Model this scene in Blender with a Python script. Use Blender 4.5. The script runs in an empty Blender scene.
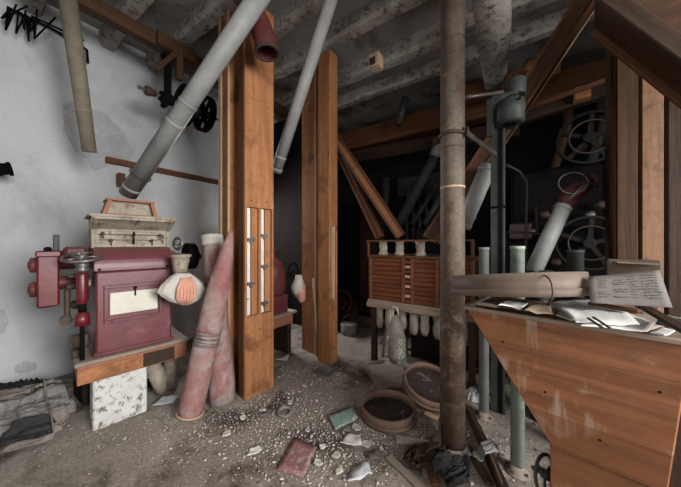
import bpy, bmesh, math, random
from mathutils import Vector, Matrix, noise
random.seed(7)
R = math.radians
V = Vector
# ------------------------------------------------------------------ camera, light
H = 1.4
FPX = 262.0
CX, CY = 340.5, 243.5
scene = bpy.context.scene
C = scene.collection
cam_d = bpy.data.cameras.new('camera')
cam_d.sensor_fit = 'HORIZONTAL'
cam_d.sensor_width = 36.0
cam_d.lens = FPX / 681 * 36.0
cam_d.clip_start = 0.05
cam = bpy.data.objects.new('camera', cam_d)
C.objects.link(cam)
cam.location = (0, 0, H)
cam.rotation_euler = (R(90), 0, 0)
scene.camera = cam

world = bpy.data.worlds.new('world')
scene.world = world
world.use_nodes = True
world.node_tree.nodes['Background'].inputs[0].default_value = (0.62, 0.75, 1.0, 1)
world.node_tree.nodes['Background'].inputs[1].default_value = 0.8

scene.view_settings.view_transform = 'Standard'
scene.view_settings.look = 'None'
scene.view_settings.gamma = 1
scene.view_settings.use_curve_mapping = False
scene.view_settings.exposure = 0.5

# room frame: D1 runs along the left wall away from the camera, D2 points at the left wall
ANG = math.atan2(0.824, 0.566)
D1 = V((math.cos(ANG), math.sin(ANG), 0))
D2 = V((-math.sin(ANG), math.cos(ANG), 0))
UP = V((0, 0, 1))
D_WALL, D_RIGHT, S_BACK, S_REAR = 4.0, -3.3, 5.4, -2.2
Z_CEIL = 3.86


def L(s, d, z=0.0):
    return D1 * s + D2 * d + UP * z


def P(u, v, Y):
    return V(((u - CX) / FPX * Y, Y, H - (v - CY) / FPX * Y))


def F(u, v, z=0.0):
    return P(u, v, (H - z) * FPX / (v - CY))


def onD(u, v, d):
    r = P(u, v, 1.0) - V((0, 0, H))
    t = d / r.dot(D2)
    return V((0, 0, H)) + r * t


def onS(u, v, s):
    r = P(u, v, 1.0) - V((0, 0, H))
    t = s / r.dot(D1)
    return V((0, 0, H)) + r * t


def area(name, s, d, z, toward, w, h, power, col, spread=130):
    ld = bpy.data.lights.new(name, 'AREA')
    ld.shape = 'RECTANGLE'
    ld.size, ld.size_y = w, h
    ld.energy = power
    ld.color = col
    ld.spread = R(spread)
    o = bpy.data.objects.new(name, ld)
    C.objects.link(o)
    o.location = L(s, d, z)
    o.rotation_euler = toward.to_track_quat('-Z', 'Z').to_euler()
    return o


# daylight by the side windows; unseen rear opening added for fill (walls below)
area('daylight_right_window', 0.7, D_RIGHT - 0.25, 1.65, D2 - UP * 0.4, 3.8, 1.5, 300, (1.0, 0.985, 0.96))
area('rear_fill_light', 0.3, 0, 0, D1 - UP * 0.4, 1, 1, 0, (1, 1, 1)).location = L(S_REAR - 0.25, -0.6, 1.6)
bpy.data.lights['rear_fill_light'].size = 2.6
bpy.data.lights['rear_fill_light'].size_y = 1.6
bpy.data.lights['rear_fill_light'].energy = 34
bpy.data.lights['rear_fill_light'].color = (1.0, 0.95, 0.88)
area('daylight_left_window', 2.8, D_WALL + 0.3, 2.0, -D2 - UP * 0.5, 0.8, 1.3, 75, (0.98, 0.98, 1.0))


# ------------------------------------------------------------------ materials
def mat(name, c1, c2, scale=6.0, rough=0.75, bump=0.25, metal=0.0, c3=None, c3amt=0.5, c3scale=3.0,
        dust=0.0, dustc=(0.30, 0.26, 0.22), wood=False, fine=0.25, plank=0.0, streak=None, spec=0.2, alpha=1.0):
    m = bpy.data.materials.new(name)
    m.use_nodes = True
    nt = m.node_tree
    N, K = nt.nodes, nt.links
    b = N['Principled BSDF']
    b.inputs['Roughness'].default_value = rough
    b.inputs['Metallic'].default_value = metal
    b.inputs['Specular IOR Level'].default_value = spec
    tc = N.new('ShaderNodeTexCoord')
    oi = N.new('ShaderNodeObjectInfo')

    def mth(op, a, bb=None, clamp=False):
        n = N.new('ShaderNodeMath')
        n.operation = op
        n.use_clamp = clamp
        for i, x in enumerate((a, bb)):
            if x is None:
                continue
            if isinstance(x, (int, float)):
                n.inputs[i].default_value = x
            else:
                K.new(x, n.inputs[i])
        return n.outputs[0]

    def noi(vec, sc, det=4, dist=0.0, rg=0.6):
        n = N.new('ShaderNodeTexNoise')
        n.inputs['Scale'].default_value = sc
        n.inputs['Detail'].default_value = det
        n.inputs['Roughness'].default_value = rg
        n.inputs['Distortion'].default_value = dist
        K.new(vec, n.inputs['Vector'])
        return n.outputs[0]

    def ramp(x, a, bb):
        n = N.new('ShaderNodeMapRange')
        n.inputs[1].default_value = a
        n.inputs[2].default_value = bb
        K.new(x, n.inputs[0])
        return n.outputs[0]

    def mix(f, a, bb, mode='MIX'):
        n = N.new('ShaderNodeMix')
        n.data_type = 'RGBA'
        n.blend_type = mode
        if isinstance(f, (int, float)):
            n.inputs[0].default_value = f
        else:
            K.new(f, n.inputs[0])
        for i, x in ((6, a), (7, bb)):
            if isinstance(x, tuple):
                n.inputs[i].default_value = (*x, 1)
            else:
                K.new(x, n.inputs[i])
        return n.outputs[2]

    if wood:
        mp = N.new('ShaderNodeMapping')
        mp.inputs['Scale'].default_value = (1.0, 14.0, 1.0)
        K.new(tc.outputs['UV'], mp.inputs['Vector'])
        vec = mp.outputs[0]
        g = noi(vec, scale * 0.28, 5, 0.6)
        g = ramp(g, 0.33, 0.67)
        vecd = tc.outputs['UV']
    else:
        vec = tc.outputs['Object']
        vecd = vec
        g = ramp(noi(vec, scale, 5, 0.2), 0.35, 0.65)
    col = mix(g, c1, c2)
    if c3:
        k = ramp(noi(vecd, c3scale, 5, 0.4, 0.65), 0.62 - 0.25 * c3amt, 0.74 - 0.2 * c3amt)
        col = mix(k, col, c3)
    if streak:
        mp2 = N.new('ShaderNodeMapping')
        mp2.inputs['Scale'].default_value = (14.0, 1.6, 1.0)
        K.new(tc.outputs['UV'], mp2.inputs['Vector'])
        k = ramp(mth('MULTIPLY', noi(mp2.outputs[0], 2.0, 4), ramp(noi(vecd, 2.3, 2), 0.35, 0.55)), 0.46, 0.62)
        col = mix(mth('MULTIPLY', k, 0.6), col, streak)
    fn = noi(tc.outputs['Object'], 60 if not wood else 25, 4)
    f2 = ramp(fn, 0.3, 0.7)
    lo = 1 - fine
    sh = mth('ADD', mth('MULTIPLY', f2, fine), lo)
    vc = N.new('ShaderNodeCombineColor')
    for i in range(3):
        K.new(sh, vc.inputs[i])
    col = mix(1.0, col, vc.outputs[0], 'MULTIPLY')
    if plank:
        sx = N.new('ShaderNodeSeparateXYZ')
        K.new(tc.outputs['UV'], sx.inputs[0])
        fr = mth('FRACT', mth('DIVIDE', sx.outputs[1], plank))
        ed = mth('LESS_THAN', mth('ABSOLUTE', mth('SUBTRACT', fr, 0.5)), 0.010)
        wn = N.new('ShaderNodeTexWhiteNoise')
        wn.noise_dimensions = '1D'
        K.new(mth('FLOOR', mth('ADD', mth('DIVIDE', sx.outputs[1], plank), 0.5)), wn.inputs['W'])
        col = mix(mth('MULTIPLY', wn.outputs[0], 0.8), col, c2)
        col = mix(mth('MULTIPLY', ed, 0.45), col, (0.03, 0.02, 0.012))
    if dust > 0:
        ge = N.new('ShaderNodeNewGeometry')
        sz = N.new('ShaderNodeSeparateXYZ')
        K.new(ge.outputs['Normal'], sz.inputs[0])
        up = ramp(sz.outputs[2], 0.25, 0.9)
        dn = ramp(noi(tc.outputs['Object'], 9, 4), 0.3, 0.6)
        k = mth('MULTIPLY', mth('MAXIMUM', mth('MULTIPLY', up, 0.95), mth('MULTIPLY', dn, 0.35)), dust)
        col = mix(k, col, dustc)
    K.new(col, b.inputs['Base Color'])
    if bump:
        bn = N.new('ShaderNodeBump')
        bn.inputs['Strength'].default_value = bump
        bn.inputs['Distance'].default_value = 0.01
        src = noi(vec if wood else tc.outputs['Object'], scale * 0.6 if wood else scale * 4, 6, 0.2)
        K.new(src, bn.inputs['Height'])
        K.new(bn.outputs[0], b.inputs['Normal'])
    if alpha < 1:
        b.inputs['Alpha'].default_value = alpha
    return m


M = {}
M['wall'] = mat('lime_plaster', (0.506, 0.5244, 0.5336), (0.414, 0.4324, 0.4416), 1.3, 0.95, 0.5, c3=(0.36, 0.36, 0.37), c3amt=0.42, c3scale=1.1, fine=0.10)
M['patch'] = mat('bare_grey_render', (0.43, 0.435, 0.44), (0.35, 0.355, 0.36), 5, 0.95, 0.5, fine=0.2)
M['darkwall'] = mat('shade_dark_plaster', (0.022, 0.02, 0.018), (0.012, 0.011, 0.01), 2, 0.95, 0.4)  # plaster taken to near-black, standing in for light falling off at the back
M['ceil'] = mat('ceiling_plaster', (0.288, 0.264, 0.246), (0.192, 0.174, 0.156), 1.6, 0.95, 0.5, c3=(0.09, 0.05, 0.03), c3amt=0.45, c3scale=1.2)
M['floor'] = mat('dusty_concrete', (0.40, 0.345, 0.295), (0.27, 0.23, 0.195), 1.6, 0.95, 0.7, c3=(0.10, 0.075, 0.058), c3amt=0.5, c3scale=2.2, fine=0.55)
M['joist'] = mat('whitewashed_timber', (0.4002, 0.3657, 0.3312), (0.2622, 0.2346, 0.207), 4, 0.9, 0.8, c3=(0.10, 0.07, 0.05), c3amt=0.4, c3scale=16)
M['wo'] = mat('orange_pine', (0.385, 0.172, 0.075), (0.26, 0.105, 0.043), 5, 0.6, 0.25, wood=True, c3=(0.16, 0.065, 0.028), c3amt=0.35, c3scale=3, fine=0.2)
M['wop'] = mat('orange_pine_boards', (0.29, 0.118, 0.05), (0.13, 0.048, 0.021), 5, 0.5, 0.25, wood=True, plank=0.115, c3=(0.36, 0.22, 0.13), c3amt=0.12, c3scale=9, fine=0.2, dust=0.06, dustc=(0.33, 0.27, 0.22), streak=(0.46, 0.36, 0.28))
M['wb'] = mat('brown_timber', (0.15, 0.062, 0.027), (0.08, 0.033, 0.015), 5, 0.6, 0.35, wood=True, fine=0.3)
M['wd'] = mat('dark_timber', (0.05, 0.027, 0.016), (0.025, 0.014, 0.009), 5, 0.65, 0.35, wood=True, fine=0.3)
M['wdb'] = mat('dark_brown_boards', (0.085, 0.042, 0.022), (0.05, 0.024, 0.013), 5, 0.6, 0.3, wood=True, fine=0.3)
M['wl'] = mat('light_brown_board', (0.30, 0.175, 0.105), (0.23, 0.125, 0.07), 5, 0.6, 0.25, wood=True, c3=(0.15, 0.08, 0.045), c3amt=0.2, c3scale=9, fine=0.25)
M['black'] = mat('shade_black_boards', (0.018, 0.014, 0.012), (0.010, 0.008, 0.007), 5, 0.9, 0.3, wood=True, spec=0.05)  # near-black paints the shade behind the trunks and under the sifter
M['wp'] = mat('pale_weathered_wood', (0.50, 0.34, 0.22), (0.36, 0.24, 0.15), 5, 0.7, 0.3, wood=True, fine=0.25)
M['wg'] = mat('dusty_grey_wood', (0.27, 0.20, 0.15), (0.17, 0.12, 0.085), 5, 0.85, 0.35, wood=True, dust=0.6)
M['pipe'] = mat('pale_grey_pipe_paint', (0.27, 0.27, 0.2587), (0.2025, 0.2025, 0.195), 5, 0.5, 0.08, fine=0.12)
M['beige'] = mat('beige_pipe_paint', (0.232, 0.2, 0.152), (0.176, 0.148, 0.108), 7, 0.6, 0.12, fine=0.25)
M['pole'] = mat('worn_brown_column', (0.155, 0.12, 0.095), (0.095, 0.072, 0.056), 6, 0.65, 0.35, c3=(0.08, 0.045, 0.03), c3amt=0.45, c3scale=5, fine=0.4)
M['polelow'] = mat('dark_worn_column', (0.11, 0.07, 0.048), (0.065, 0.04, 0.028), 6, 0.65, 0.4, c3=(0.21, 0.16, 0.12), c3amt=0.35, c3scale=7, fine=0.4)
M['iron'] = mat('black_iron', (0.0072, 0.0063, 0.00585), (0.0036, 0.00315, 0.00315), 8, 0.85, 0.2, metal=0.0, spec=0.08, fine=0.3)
M['rust'] = mat('brown_iron', (0.08, 0.05, 0.035), (0.04, 0.027, 0.021), 9, 0.55, 0.3, metal=0.0, spec=0.25, fine=0.3)
M['fly'] = mat('shade_black_flywheel', (0.00875, 0.0055, 0.004), (0.0045, 0.003, 0.0025), 9, 0.5, 0.2, fine=0.3)  # wheel colour taken down to near-black for the gloom at the back
M['steel'] = mat('dull_steel', (0.231, 0.217, 0.203), (0.133, 0.1225, 0.112), 9, 0.4, 0.15, metal=0.6, fine=0.3)
M['gmetal'] = mat('grey_green_metal', (0.05525, 0.0612, 0.0578), (0.034, 0.0391, 0.0374), 7, 0.5, 0.15, fine=0.3)
M['green'] = mat('pale_green_paint', (0.3024, 0.36, 0.3096), (0.2448, 0.2952, 0.252), 7, 0.5, 0.1, c3=(0.10, 0.09, 0.07), c3amt=0.1, c3scale=14, fine=0.2)
M['red'] = mat('maroon_paint', (0.1285, 0.01814, 0.02873), (0.08694, 0.01436, 0.02117), 6, 0.42, 0.12, c3=(0.20, 0.06, 0.07), c3amt=0.1, c3scale=4, dust=0.35, dustc=(0.18, 0.10, 0.095), fine=0.2, spec=0.5)
M['bred'] = mat('bright_red_paint', (0.135, 0.005625, 0.01013), (0.08438, 0.0045, 0.007875), 6, 0.38, 0.1, dust=0.1, dustc=(0.2, 0.12, 0.11), fine=0.2, spec=0.5)
M['dred'] = mat('dark_red_paint', (0.1105, 0.0187, 0.0221), (0.0595, 0.0136, 0.0153), 6, 0.45, 0.12, dust=0.4, dustc=(0.16, 0.11, 0.1), fine=0.25)
M['tube'] = mat('faded_pink_canvas', (0.289, 0.1573, 0.1487), (0.221, 0.07225, 0.07225), 3.5, 0.85, 0.3, c3=(0.33, 0.27, 0.25), c3amt=0.7, c3scale=4, fine=0.25)
M['cream'] = mat('cream_paint', (0.375, 0.33, 0.2625), (0.27, 0.225, 0.1725), 9, 0.6, 0.2, c3=(0.15, 0.09, 0.06), c3amt=0.35, c3scale=14, fine=0.3)
M['label'] = mat('ivory_plate', (0.578, 0.561, 0.4845), (0.51, 0.4845, 0.408), 5, 0.5, 0.0, fine=0.1)
M['terra'] = mat('orange_brown_paint', (0.34, 0.1445, 0.085), (0.255, 0.102, 0.0595), 6, 0.6, 0.2, wood=True, fine=0.25)
M['cloth'] = mat('off_white_cloth', (0.5084, 0.4756, 0.4264), (0.3936, 0.3526, 0.3116), 7, 0.9, 0.5, fine=0.2)
M['clothd'] = mat('dirty_sleeve_cloth', (0.4037, 0.3506, 0.2869), (0.2338, 0.1966, 0.1594), 8, 0.92, 0.6, fine=0.3)
M['pinkcloth'] = mat('salmon_cloth', (0.62, 0.34, 0.24), (0.50, 0.25, 0.18), 9, 0.9, 0.4, fine=0.2)
M['sack'] = mat('grey_sacking', (0.255, 0.238, 0.2253), (0.1445, 0.136, 0.1275), 4, 0.9, 0.9, c3=(0.42, 0.40, 0.38), c3amt=0.35, c3scale=5, fine=0.35)
M['sackb'] = mat('taupe_sacking', (0.2635, 0.2295, 0.204), (0.153, 0.1318, 0.1148), 4, 0.9, 0.9, fine=0.3)
M['sackd'] = mat('black_sacking', (0.035, 0.034, 0.034), (0.018, 0.018, 0.018), 4, 0.7, 0.9, fine=0.3)
M['paper'] = mat('old_paper', (0.578, 0.5695, 0.544), (0.476, 0.459, 0.425), 5, 0.85, 0.1, fine=0.1)
M['paperg'] = mat('dusty_grey_paper', (0.124, 0.1116, 0.1042), (0.0992, 0.0899, 0.0837), 5, 0.9, 0.1, fine=0.12)
M['paperb'] = mat('brown_paper', (0.25, 0.18, 0.13), (0.16, 0.115, 0.085), 5, 0.9, 0.2, fine=0.25)
M['ink'] = mat('faded_ink', (0.07, 0.06, 0.055), (0.09, 0.08, 0.07), 9, 0.9, 0)
M['inkd'] = mat('black_ink', (0.02, 0.02, 0.02), (0.03, 0.03, 0.03), 9, 0.9, 0)
M['gpaper'] = mat('green_printed_card', (0.30, 0.43, 0.37), (0.16, 0.28, 0.23), 14, 0.8, 0.1, c3=(0.5, 0.5, 0.46), c3amt=0.5, c3scale=18)
M['rcard'] = mat('faded_red_card', (0.27, 0.13, 0.13), (0.20, 0.095, 0.095), 10, 0.85, 0.2, c3=(0.36, 0.29, 0.27), c3amt=0.5, c3scale=20)
M['ply'] = mat('plywood_hoop', (0.1292, 0.0884, 0.06664), (0.085, 0.05576, 0.04216), 5, 0.6, 0.2, wood=True, fine=0.25, dust=0.25)
M['sieve'] = mat('reddish_bent_wood', (0.175, 0.105, 0.075), (0.11, 0.066, 0.048), 5, 0.6, 0.25, wood=True, fine=0.25, dust=0.12)
M['mesh'] = mat('dark_sieve_mesh', (0.045, 0.032, 0.026), (0.03, 0.022, 0.018), 30, 0.8, 0.5, c3=(0.2, 0.17, 0.15), c3amt=0.15, c3scale=14)
M['lou'] = mat('red_brown_louvre_wood', (0.22, 0.075, 0.032), (0.10, 0.034, 0.018), 5, 0.45, 0.2, wood=True, fine=0.3)
M['chip'] = mat('pale_plaster_chips', (0.58, 0.53, 0.48), (0.38, 0.34, 0.30), 12, 0.95, 0.1)
M['crumb'] = mat('grey_brown_rubble', (0.30, 0.25, 0.21), (0.15, 0.12, 0.10), 12, 0.95, 0.1)
M['pwhite'] = mat('white_glazed_brick', (0.558, 0.558, 0.54), (0.468, 0.459, 0.432), 5, 0.6, 0.1, c3=(0.10, 0.07, 0.055), c3amt=0.42, c3scale=22, fine=0.15)
M['plate'] = mat('white_plastic', (0.561, 0.578, 0.595), (0.4675, 0.4845, 0.51), 8, 0.5, 0.2)
M['rope'] = mat('string_net', (0.50, 0.43, 0.34), (0.36, 0.30, 0.23), 12, 0.9, 0.3)
M['card'] = mat('brown_cardboard', (0.114, 0.084, 0.063), (0.084, 0.06, 0.045), 6, 0.85, 0.15)
M['white'] = mat('white_lining', (0.68, 0.68, 0.646), (0.595, 0.5865, 0.5525), 6, 0.7, 0.05)
gl = bpy.data.materials.new('window_glass')
gl.use_nodes = True
gb = gl.node_tree.nodes['Principled BSDF']
gb.inputs['Base Color'].default_value = (0.9, 0.95, 1, 1)
gb.inputs['Roughness'].default_value = 0.05
gb.inputs['Alpha'].default_value = 0.15
M['glass'] = gl


# ------------------------------------------------------------------ mesh builder
class MB:
    def __init__(self):
        self.bm = bmesh.new()
        self.uv = self.bm.loops.layers.uv.new('UVMap')
        self.off = random.random() * 10

    def _uv(self, faces, axis):
        axis = axis.normalized()
        o1, o2 = random.random() * 8, random.random() * 8
        for f in faces:
            f.normal_update()
            n = f.normal
            a = axis
            if abs(n.dot(a)) > 0.9:
                a = n.orthogonal().normalized()
            b = n.cross(a)
            if b.length < 1e-6:
                b = UP
            b.normalize()
            for l in f.loops:
                l[self.uv].uv = (l.vert.co.dot(a) + o1, l.vert.co.dot(b) + o2)

    def _uvraw(self, faces, axis):
        axis = axis.normalized()
        for f in faces:
            f.normal_update()
            b = f.normal.cross(axis)
            if b.length < 1e-6:
                b = UP
            b.normalize()
            for l in f.loops:
                l[self.uv].uv = (l.vert.co.dot(axis), l.vert.co.dot(b))

    def hexa(self, pts, axis=None, bev=0.0):
        """pts: 4 bottom (ccw) + 4 top"""
        vs = [self.bm.verts.new(p) for p in pts]
        fs = [self.bm.faces.new([vs[i] for i in q]) for q in
              ((3, 2, 1, 0), (4, 5, 6, 7), (0, 1, 5, 4), (1, 2, 6, 5), (2, 3, 7, 6), (3, 0, 4, 7))]
        bmesh.ops.recalc_face_normals(self.bm, faces=fs)
        if axis is None:
            es = [(vs[1].co - vs[0].co), (vs[3].co - vs[0].co), (vs[4].co - vs[0].co)]
            axis = max(es, key=lambda e: e.length)
        self._uv(fs, axis)
        if bev:
            ed = list({e for f in fs for e in f.edges})
            bmesh.ops.bevel(self.bm, geom=ed, offset=bev, segments=1, affect='EDGES', profile=0.5)
        return fs

    def box(self, c, ax, ay, az, sx, sy, sz, bev=0.0, axis=None):
        x, y, z = ax.normalized() * sx / 2, ay.normalized() * sy / 2, az.normalized() * sz / 2
        pts = [c - x - y - z, c + x - y - z, c + x + y - z, c - x + y - z,
               c - x - y + z, c + x - y + z, c + x + y + z, c - x + y + z]
        return self.hexa(pts, axis, bev)

    def lb(self, s0, s1, d0, d1, z0, z1, bev=0.0, axis=None):
        """box in room coordinates"""
        return self.box(L((s0 + s1) / 2, (d0 + d1) / 2, (z0 + z1) / 2), D1, D2, UP,
                        abs(s1 - s0), abs(d1 - d0), abs(z1 - z0), bev, axis)

    def beam(self, p0, p1, w, h, up=UP, bev=0.0):
        a = (p1 - p0)
        n = a.normalized()
        if abs(n.dot(up.normalized())) > 0.99:
            up = D1
        side = n.cross(up).normalized()
        u2 = side.cross(n).normalized()
        return self.box((p0 + p1) / 2, n, side, u2, a.length, w, h, bev, n)

    def tube(self, pts, rad, n=14, cap=True, wob=0.0):
        if not isinstance(rad, (list, tuple)):
            rad = [rad] * len(pts)
        rings = []
        prev = None
        for i, p in enumerate(pts):
            if i == 0:
                t = pts[1] - pts[0]
            elif i == len(pts) - 1:
                t = pts[-1] - pts[-2]
            else:
                t = (pts[i + 1] - pts[i]).normalized() + (pts[i] - pts[i - 1]).normalized()
            t.normalize()
            if prev is None:
                a = t.orthogonal().normalized()
            else:
                a = (prev - t * prev.dot(t))
                a = a.normalized() if a.length > 1e-6 else t.orthogonal().normalized()
            prev = a
            b = t.cross(a)
            ring = []
            for k in range(n):
                th = 2 * math.pi * k / n
                r = rad[i]
                if wob:
                    r *= 1 + wob * noise.noise(p * 9 + V((math.cos(th) * 1.5, math.sin(th) * 1.5, self.off)))
                ring.append(self.bm.verts.new(p + (a * math.cos(th) + b * math.sin(th)) * r))
            rings.append(ring)
        fs = []
        for r0, r1 in zip(rings, rings[1:]):
            for k in range(n):
                f = self.bm.faces.new((r0[k], r0[(k + 1) % n], r1[(k + 1) % n], r1[k]))
                f.smooth = True
                fs.append(f)
        if cap:
            fs.append(self.bm.faces.new(rings[0][::-1]))
            fs.append(self.bm.faces.new(rings[-1]))
        bmesh.ops.recalc_face_normals(self.bm, faces=fs)
        self._uv(fs, pts[-1] - pts[0] if (pts[-1] - pts[0]).length > 1e-5 else UP)
        return fs

    def lathe(self, o, axis, prof, n=24, wob=0.0, lobes=0, lob=0.0, smooth=True):
        """prof: list of (r, h) along axis from o"""
        axis = axis.normalized()
        a = axis.orthogonal().normalized()
        b = axis.cross(a)
        rings = []
        for r, h in prof:
            ring = []
            for k in range(n):
                th = 2 * math.pi * k / n
                rr = r
                if lobes:
                    rr *= 1 + lob * math.sin(lobes * th + h * 20)
                if wob:
                    rr *= 1 + wob * noise.noise(V((math.cos(th) * 2, math.sin(th) * 2, h * 14 + self.off)))
                ring.append(self.bm.verts.new(o + axis * h + (a * math.cos(th) + b * math.sin(th)) * max(rr, 1e-4)))
            rings.append(ring)
        fs = []
        for r0, r1 in zip(rings, rings[1:]):
            for k in range(n):
                f = self.bm.faces.new((r0[k], r0[(k + 1) % n], r1[(k + 1) % n], r1[k]))
                f.smooth = smooth
                fs.append(f)
        if prof[0][0] > 1e-3:
            fs.append(self.bm.faces.new(rings[0][::-1]))
        if prof[-1][0] > 1e-3:
            fs.append(self.bm.faces.new(rings[-1]))
        bmesh.ops.recalc_face_normals(self.bm, faces=fs)
        self._uv(fs, axis)
        return fs

    def ringband(self, o, axis, r0, r1, h, n=40, around=True):
        """closed hollow ring of inner radius r0, outer r1, height h along the axis"""
        axis = axis.normalized()
        a = axis.orthogonal().normalized()
        b = axis.cross(a)
        rings = []
        for k in range(n):
            th = 2 * math.pi * k / n
            e = a * math.cos(th) + b * math.sin(th)
            rings.append([self.bm.verts.new(o + e * rr + axis * hh) for rr, hh in ((r0, 0), (r1, 0), (r1, h), (r0, h))])
        fs = []
        for k in range(n):
            p, q = rings[k], rings[(k + 1) % n]
            for i in range(4):
                j = (i + 1) % 4
                f = self.bm.faces.new((p[i], p[j], q[j], q[i]))
                f.smooth = i in (1, 3)
                fs.append(f)
                for l in f.loops:
                    vi = l.vert
                    kk = k if vi in p else k + 1
                    ii = (p.index(vi) if vi in p else q.index(vi))
                    l[self.uv].uv = (kk / n * 2 * math.pi * r1, (0, h * .2, h * 1.2, h)[ii] + self.off)
        bmesh.ops.recalc_face_normals(self.bm, faces=fs)
        return fs

    def torus(self, o, axis, r, t, n=32, m=8):
        axis = axis.normalized()
        a = axis.orthogonal().normalized()
        b = axis.cross(a)
        rings = []
        for k in range(n):
            th = 2 * math.pi * k / n
            e = a * math.cos(th) + b * math.sin(th)
            rings.append([self.bm.verts.new(o + e * (r + t * math.cos(2 * math.pi * j / m)) + axis * t * math.sin(2 * math.pi * j / m)) for j in range(m)])
        fs = []
        for k in range(n):
            p, q = rings[k], rings[(k + 1) % n]
            for j in range(m):
                f = self.bm.faces.new((p[j], p[(j + 1) % m], q[(j + 1) % m], q[j]))
                f.smooth = True
                fs.append(f)
        bmesh.ops.recalc_face_normals(self.bm, faces=fs)

    def prism(self, poly, vec, axis=None, bev=0.0):
        a = [self.bm.verts.new(p) for p in poly]
        b = [self.bm.verts.new(p + vec) for p in poly]
        n = len(poly)
        fs = [self.bm.faces.new(a[::-1]), self.bm.faces.new(b)]
        for i in range(n):
            fs.append(self.bm.faces.new((a[i], a[(i + 1) % n], b[(i + 1) % n], b[i])))
        bmesh.ops.recalc_face_normals(self.bm, faces=fs)
        self._uv(fs, axis or (poly[1] - poly[0]))
        if bev:
            ed = list({e for f in fs for e in f.edges})
            bmesh.ops.bevel(self.bm, geom=ed, offset=bev, segments=1, affect='EDGES', profile=0.5)
        return fs

    def sheet(self, p00, p10, p11, p01, th=0.003, nx=8, ny=8, amp=0.01, freq=4.0):
        """crumpled sheet between four corners, with thickness"""
        nrm = (p10 - p00).cross(p01 - p00).normalized()
        if nrm.z < 0:
            nrm = -nrm
        top, bot = [], []
        for j in range(ny + 1):
            rt, rb = [], []
            for i in range(nx + 1):
                x, y = i / nx, j / ny
                p = (p00 * (1 - x) + p10 * x) * (1 - y) + (p01 * (1 - x) + p11 * x) * y
                h = amp * noise.noise(p * freq + V((self.off, 0, 0))) + 0.5 * amp * noise.noise(p * freq * 3)
                q = p + nrm * (h + amp * 0.6)
                rt.append(self.bm.verts.new(q + nrm * th / 2))
                rb.append(self.bm.verts.new(q - nrm * th / 2))
            top.append(rt)
            bot.append(rb)
        fs = []
        for j in range(ny):
            for i in range(nx):
                f = self.bm.faces.new((top[j][i], top[j][i + 1], top[j + 1][i + 1], top[j + 1][i]))
                g = self.bm.faces.new((bot[j][i], bot[j + 1][i], bot[j + 1][i + 1], bot[j][i + 1]))
                f.smooth = g.smooth = True
                fs += [f, g]
        for i in range(nx):
            fs.append(self.bm.faces.new((top[0][i], bot[0][i], bot[0][i + 1], top[0][i + 1])))
            fs.append(self.bm.faces.new((top[ny][i], top[ny][i + 1], bot[ny][i + 1], bot[ny][i])))
        for j in range(ny):
            fs.append(self.bm.faces.new((top[j][0], top[j + 1][0], bot[j + 1][0], bot[j][0])))
            fs.append(self.bm.faces.new((top[j][nx], bot[j][nx], bot[j + 1][nx], top[j + 1][nx])))
        bmesh.ops.recalc_face_normals(self.bm, faces=fs)
        self._uv(fs, p10 - p00)
        return fs

    def lump(self, c, ax, ay, rx, ry, h, n=22, crump=0.35, freq=7.0, closed=True):
        """crumpled heap sitting on z = c.z"""
        ax, ay = ax.normalized(), ay.normalized()
        rings = []
        m = 10
        topv = None
        for j in range(m + 1):
            t = j / m
            rr = math.sin(t * math.pi / 2) ** 0.8
            hh = math.cos(t * math.pi / 2) ** 0.7 if t < 1 else 0
            ring = []
            cnt = n if j else 1
            for k in range(cnt):
                th = 2 * math.pi * k / n
                e = ax * math.cos(th) * rx + ay * math.sin(th) * ry
                q = c + e * rr
                w = noise.fractal(q * freq + V((self.off, self.off, 0)), 0.8, 2.0, 4)
                rid = 1 - abs(noise.noise(q * freq * 0.8 + V((0, self.off, 3)))) * 2
                q = c + e * rr * (1 + crump * 0.5 * w) + UP * h * hh * (1 + crump * (w + 0.6 * rid - 0.3))
                if j == m:
                    q.z = c.z
                else:
                    q.z = max(q.z, c.z + 0.004)
                ring.append(self.bm.verts.new(q))
            rings.append(ring)
        fs = []
        for k in range(n):
            fs.append(self.bm.faces.new((rings[0][0], rings[1][k], rings[1][(k + 1) % n])))
        for r0, r1 in zip(rings[1:], rings[2:]):
            for k in range(n):
                fs.append(self.bm.faces.new((r0[k], r1[k], r1[(k + 1) % n], r0[(k + 1) % n])))
        fs.append(self.bm.faces.new(rings[-1][::-1]))
        bmesh.ops.recalc_face_normals(self.bm, faces=fs)
        for f in fs[:-1]:
            f.smooth = True
        self._uv(fs, ax)
        return fs


MW = {}


def empty(name, loc, rz=0.0, label=None, cat=None, group=None):
    o = bpy.data.objects.new(name, None)
    C.objects.link(o)
    o.location = loc
    o.rotation_euler = (0, 0, rz)
    o.empty_display_size = 0.1
    MW[o] = Matrix.Translation(loc) @ Matrix.Rotation(rz, 4, 'Z')
    if label:
        o['label'] = label
    if cat:
        o['category'] = cat
    if group:
        o['group'] = group
    return o


def lowz(p, z=3.60):
    return V((p.x, p.y, min(p.z, z)))


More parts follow.
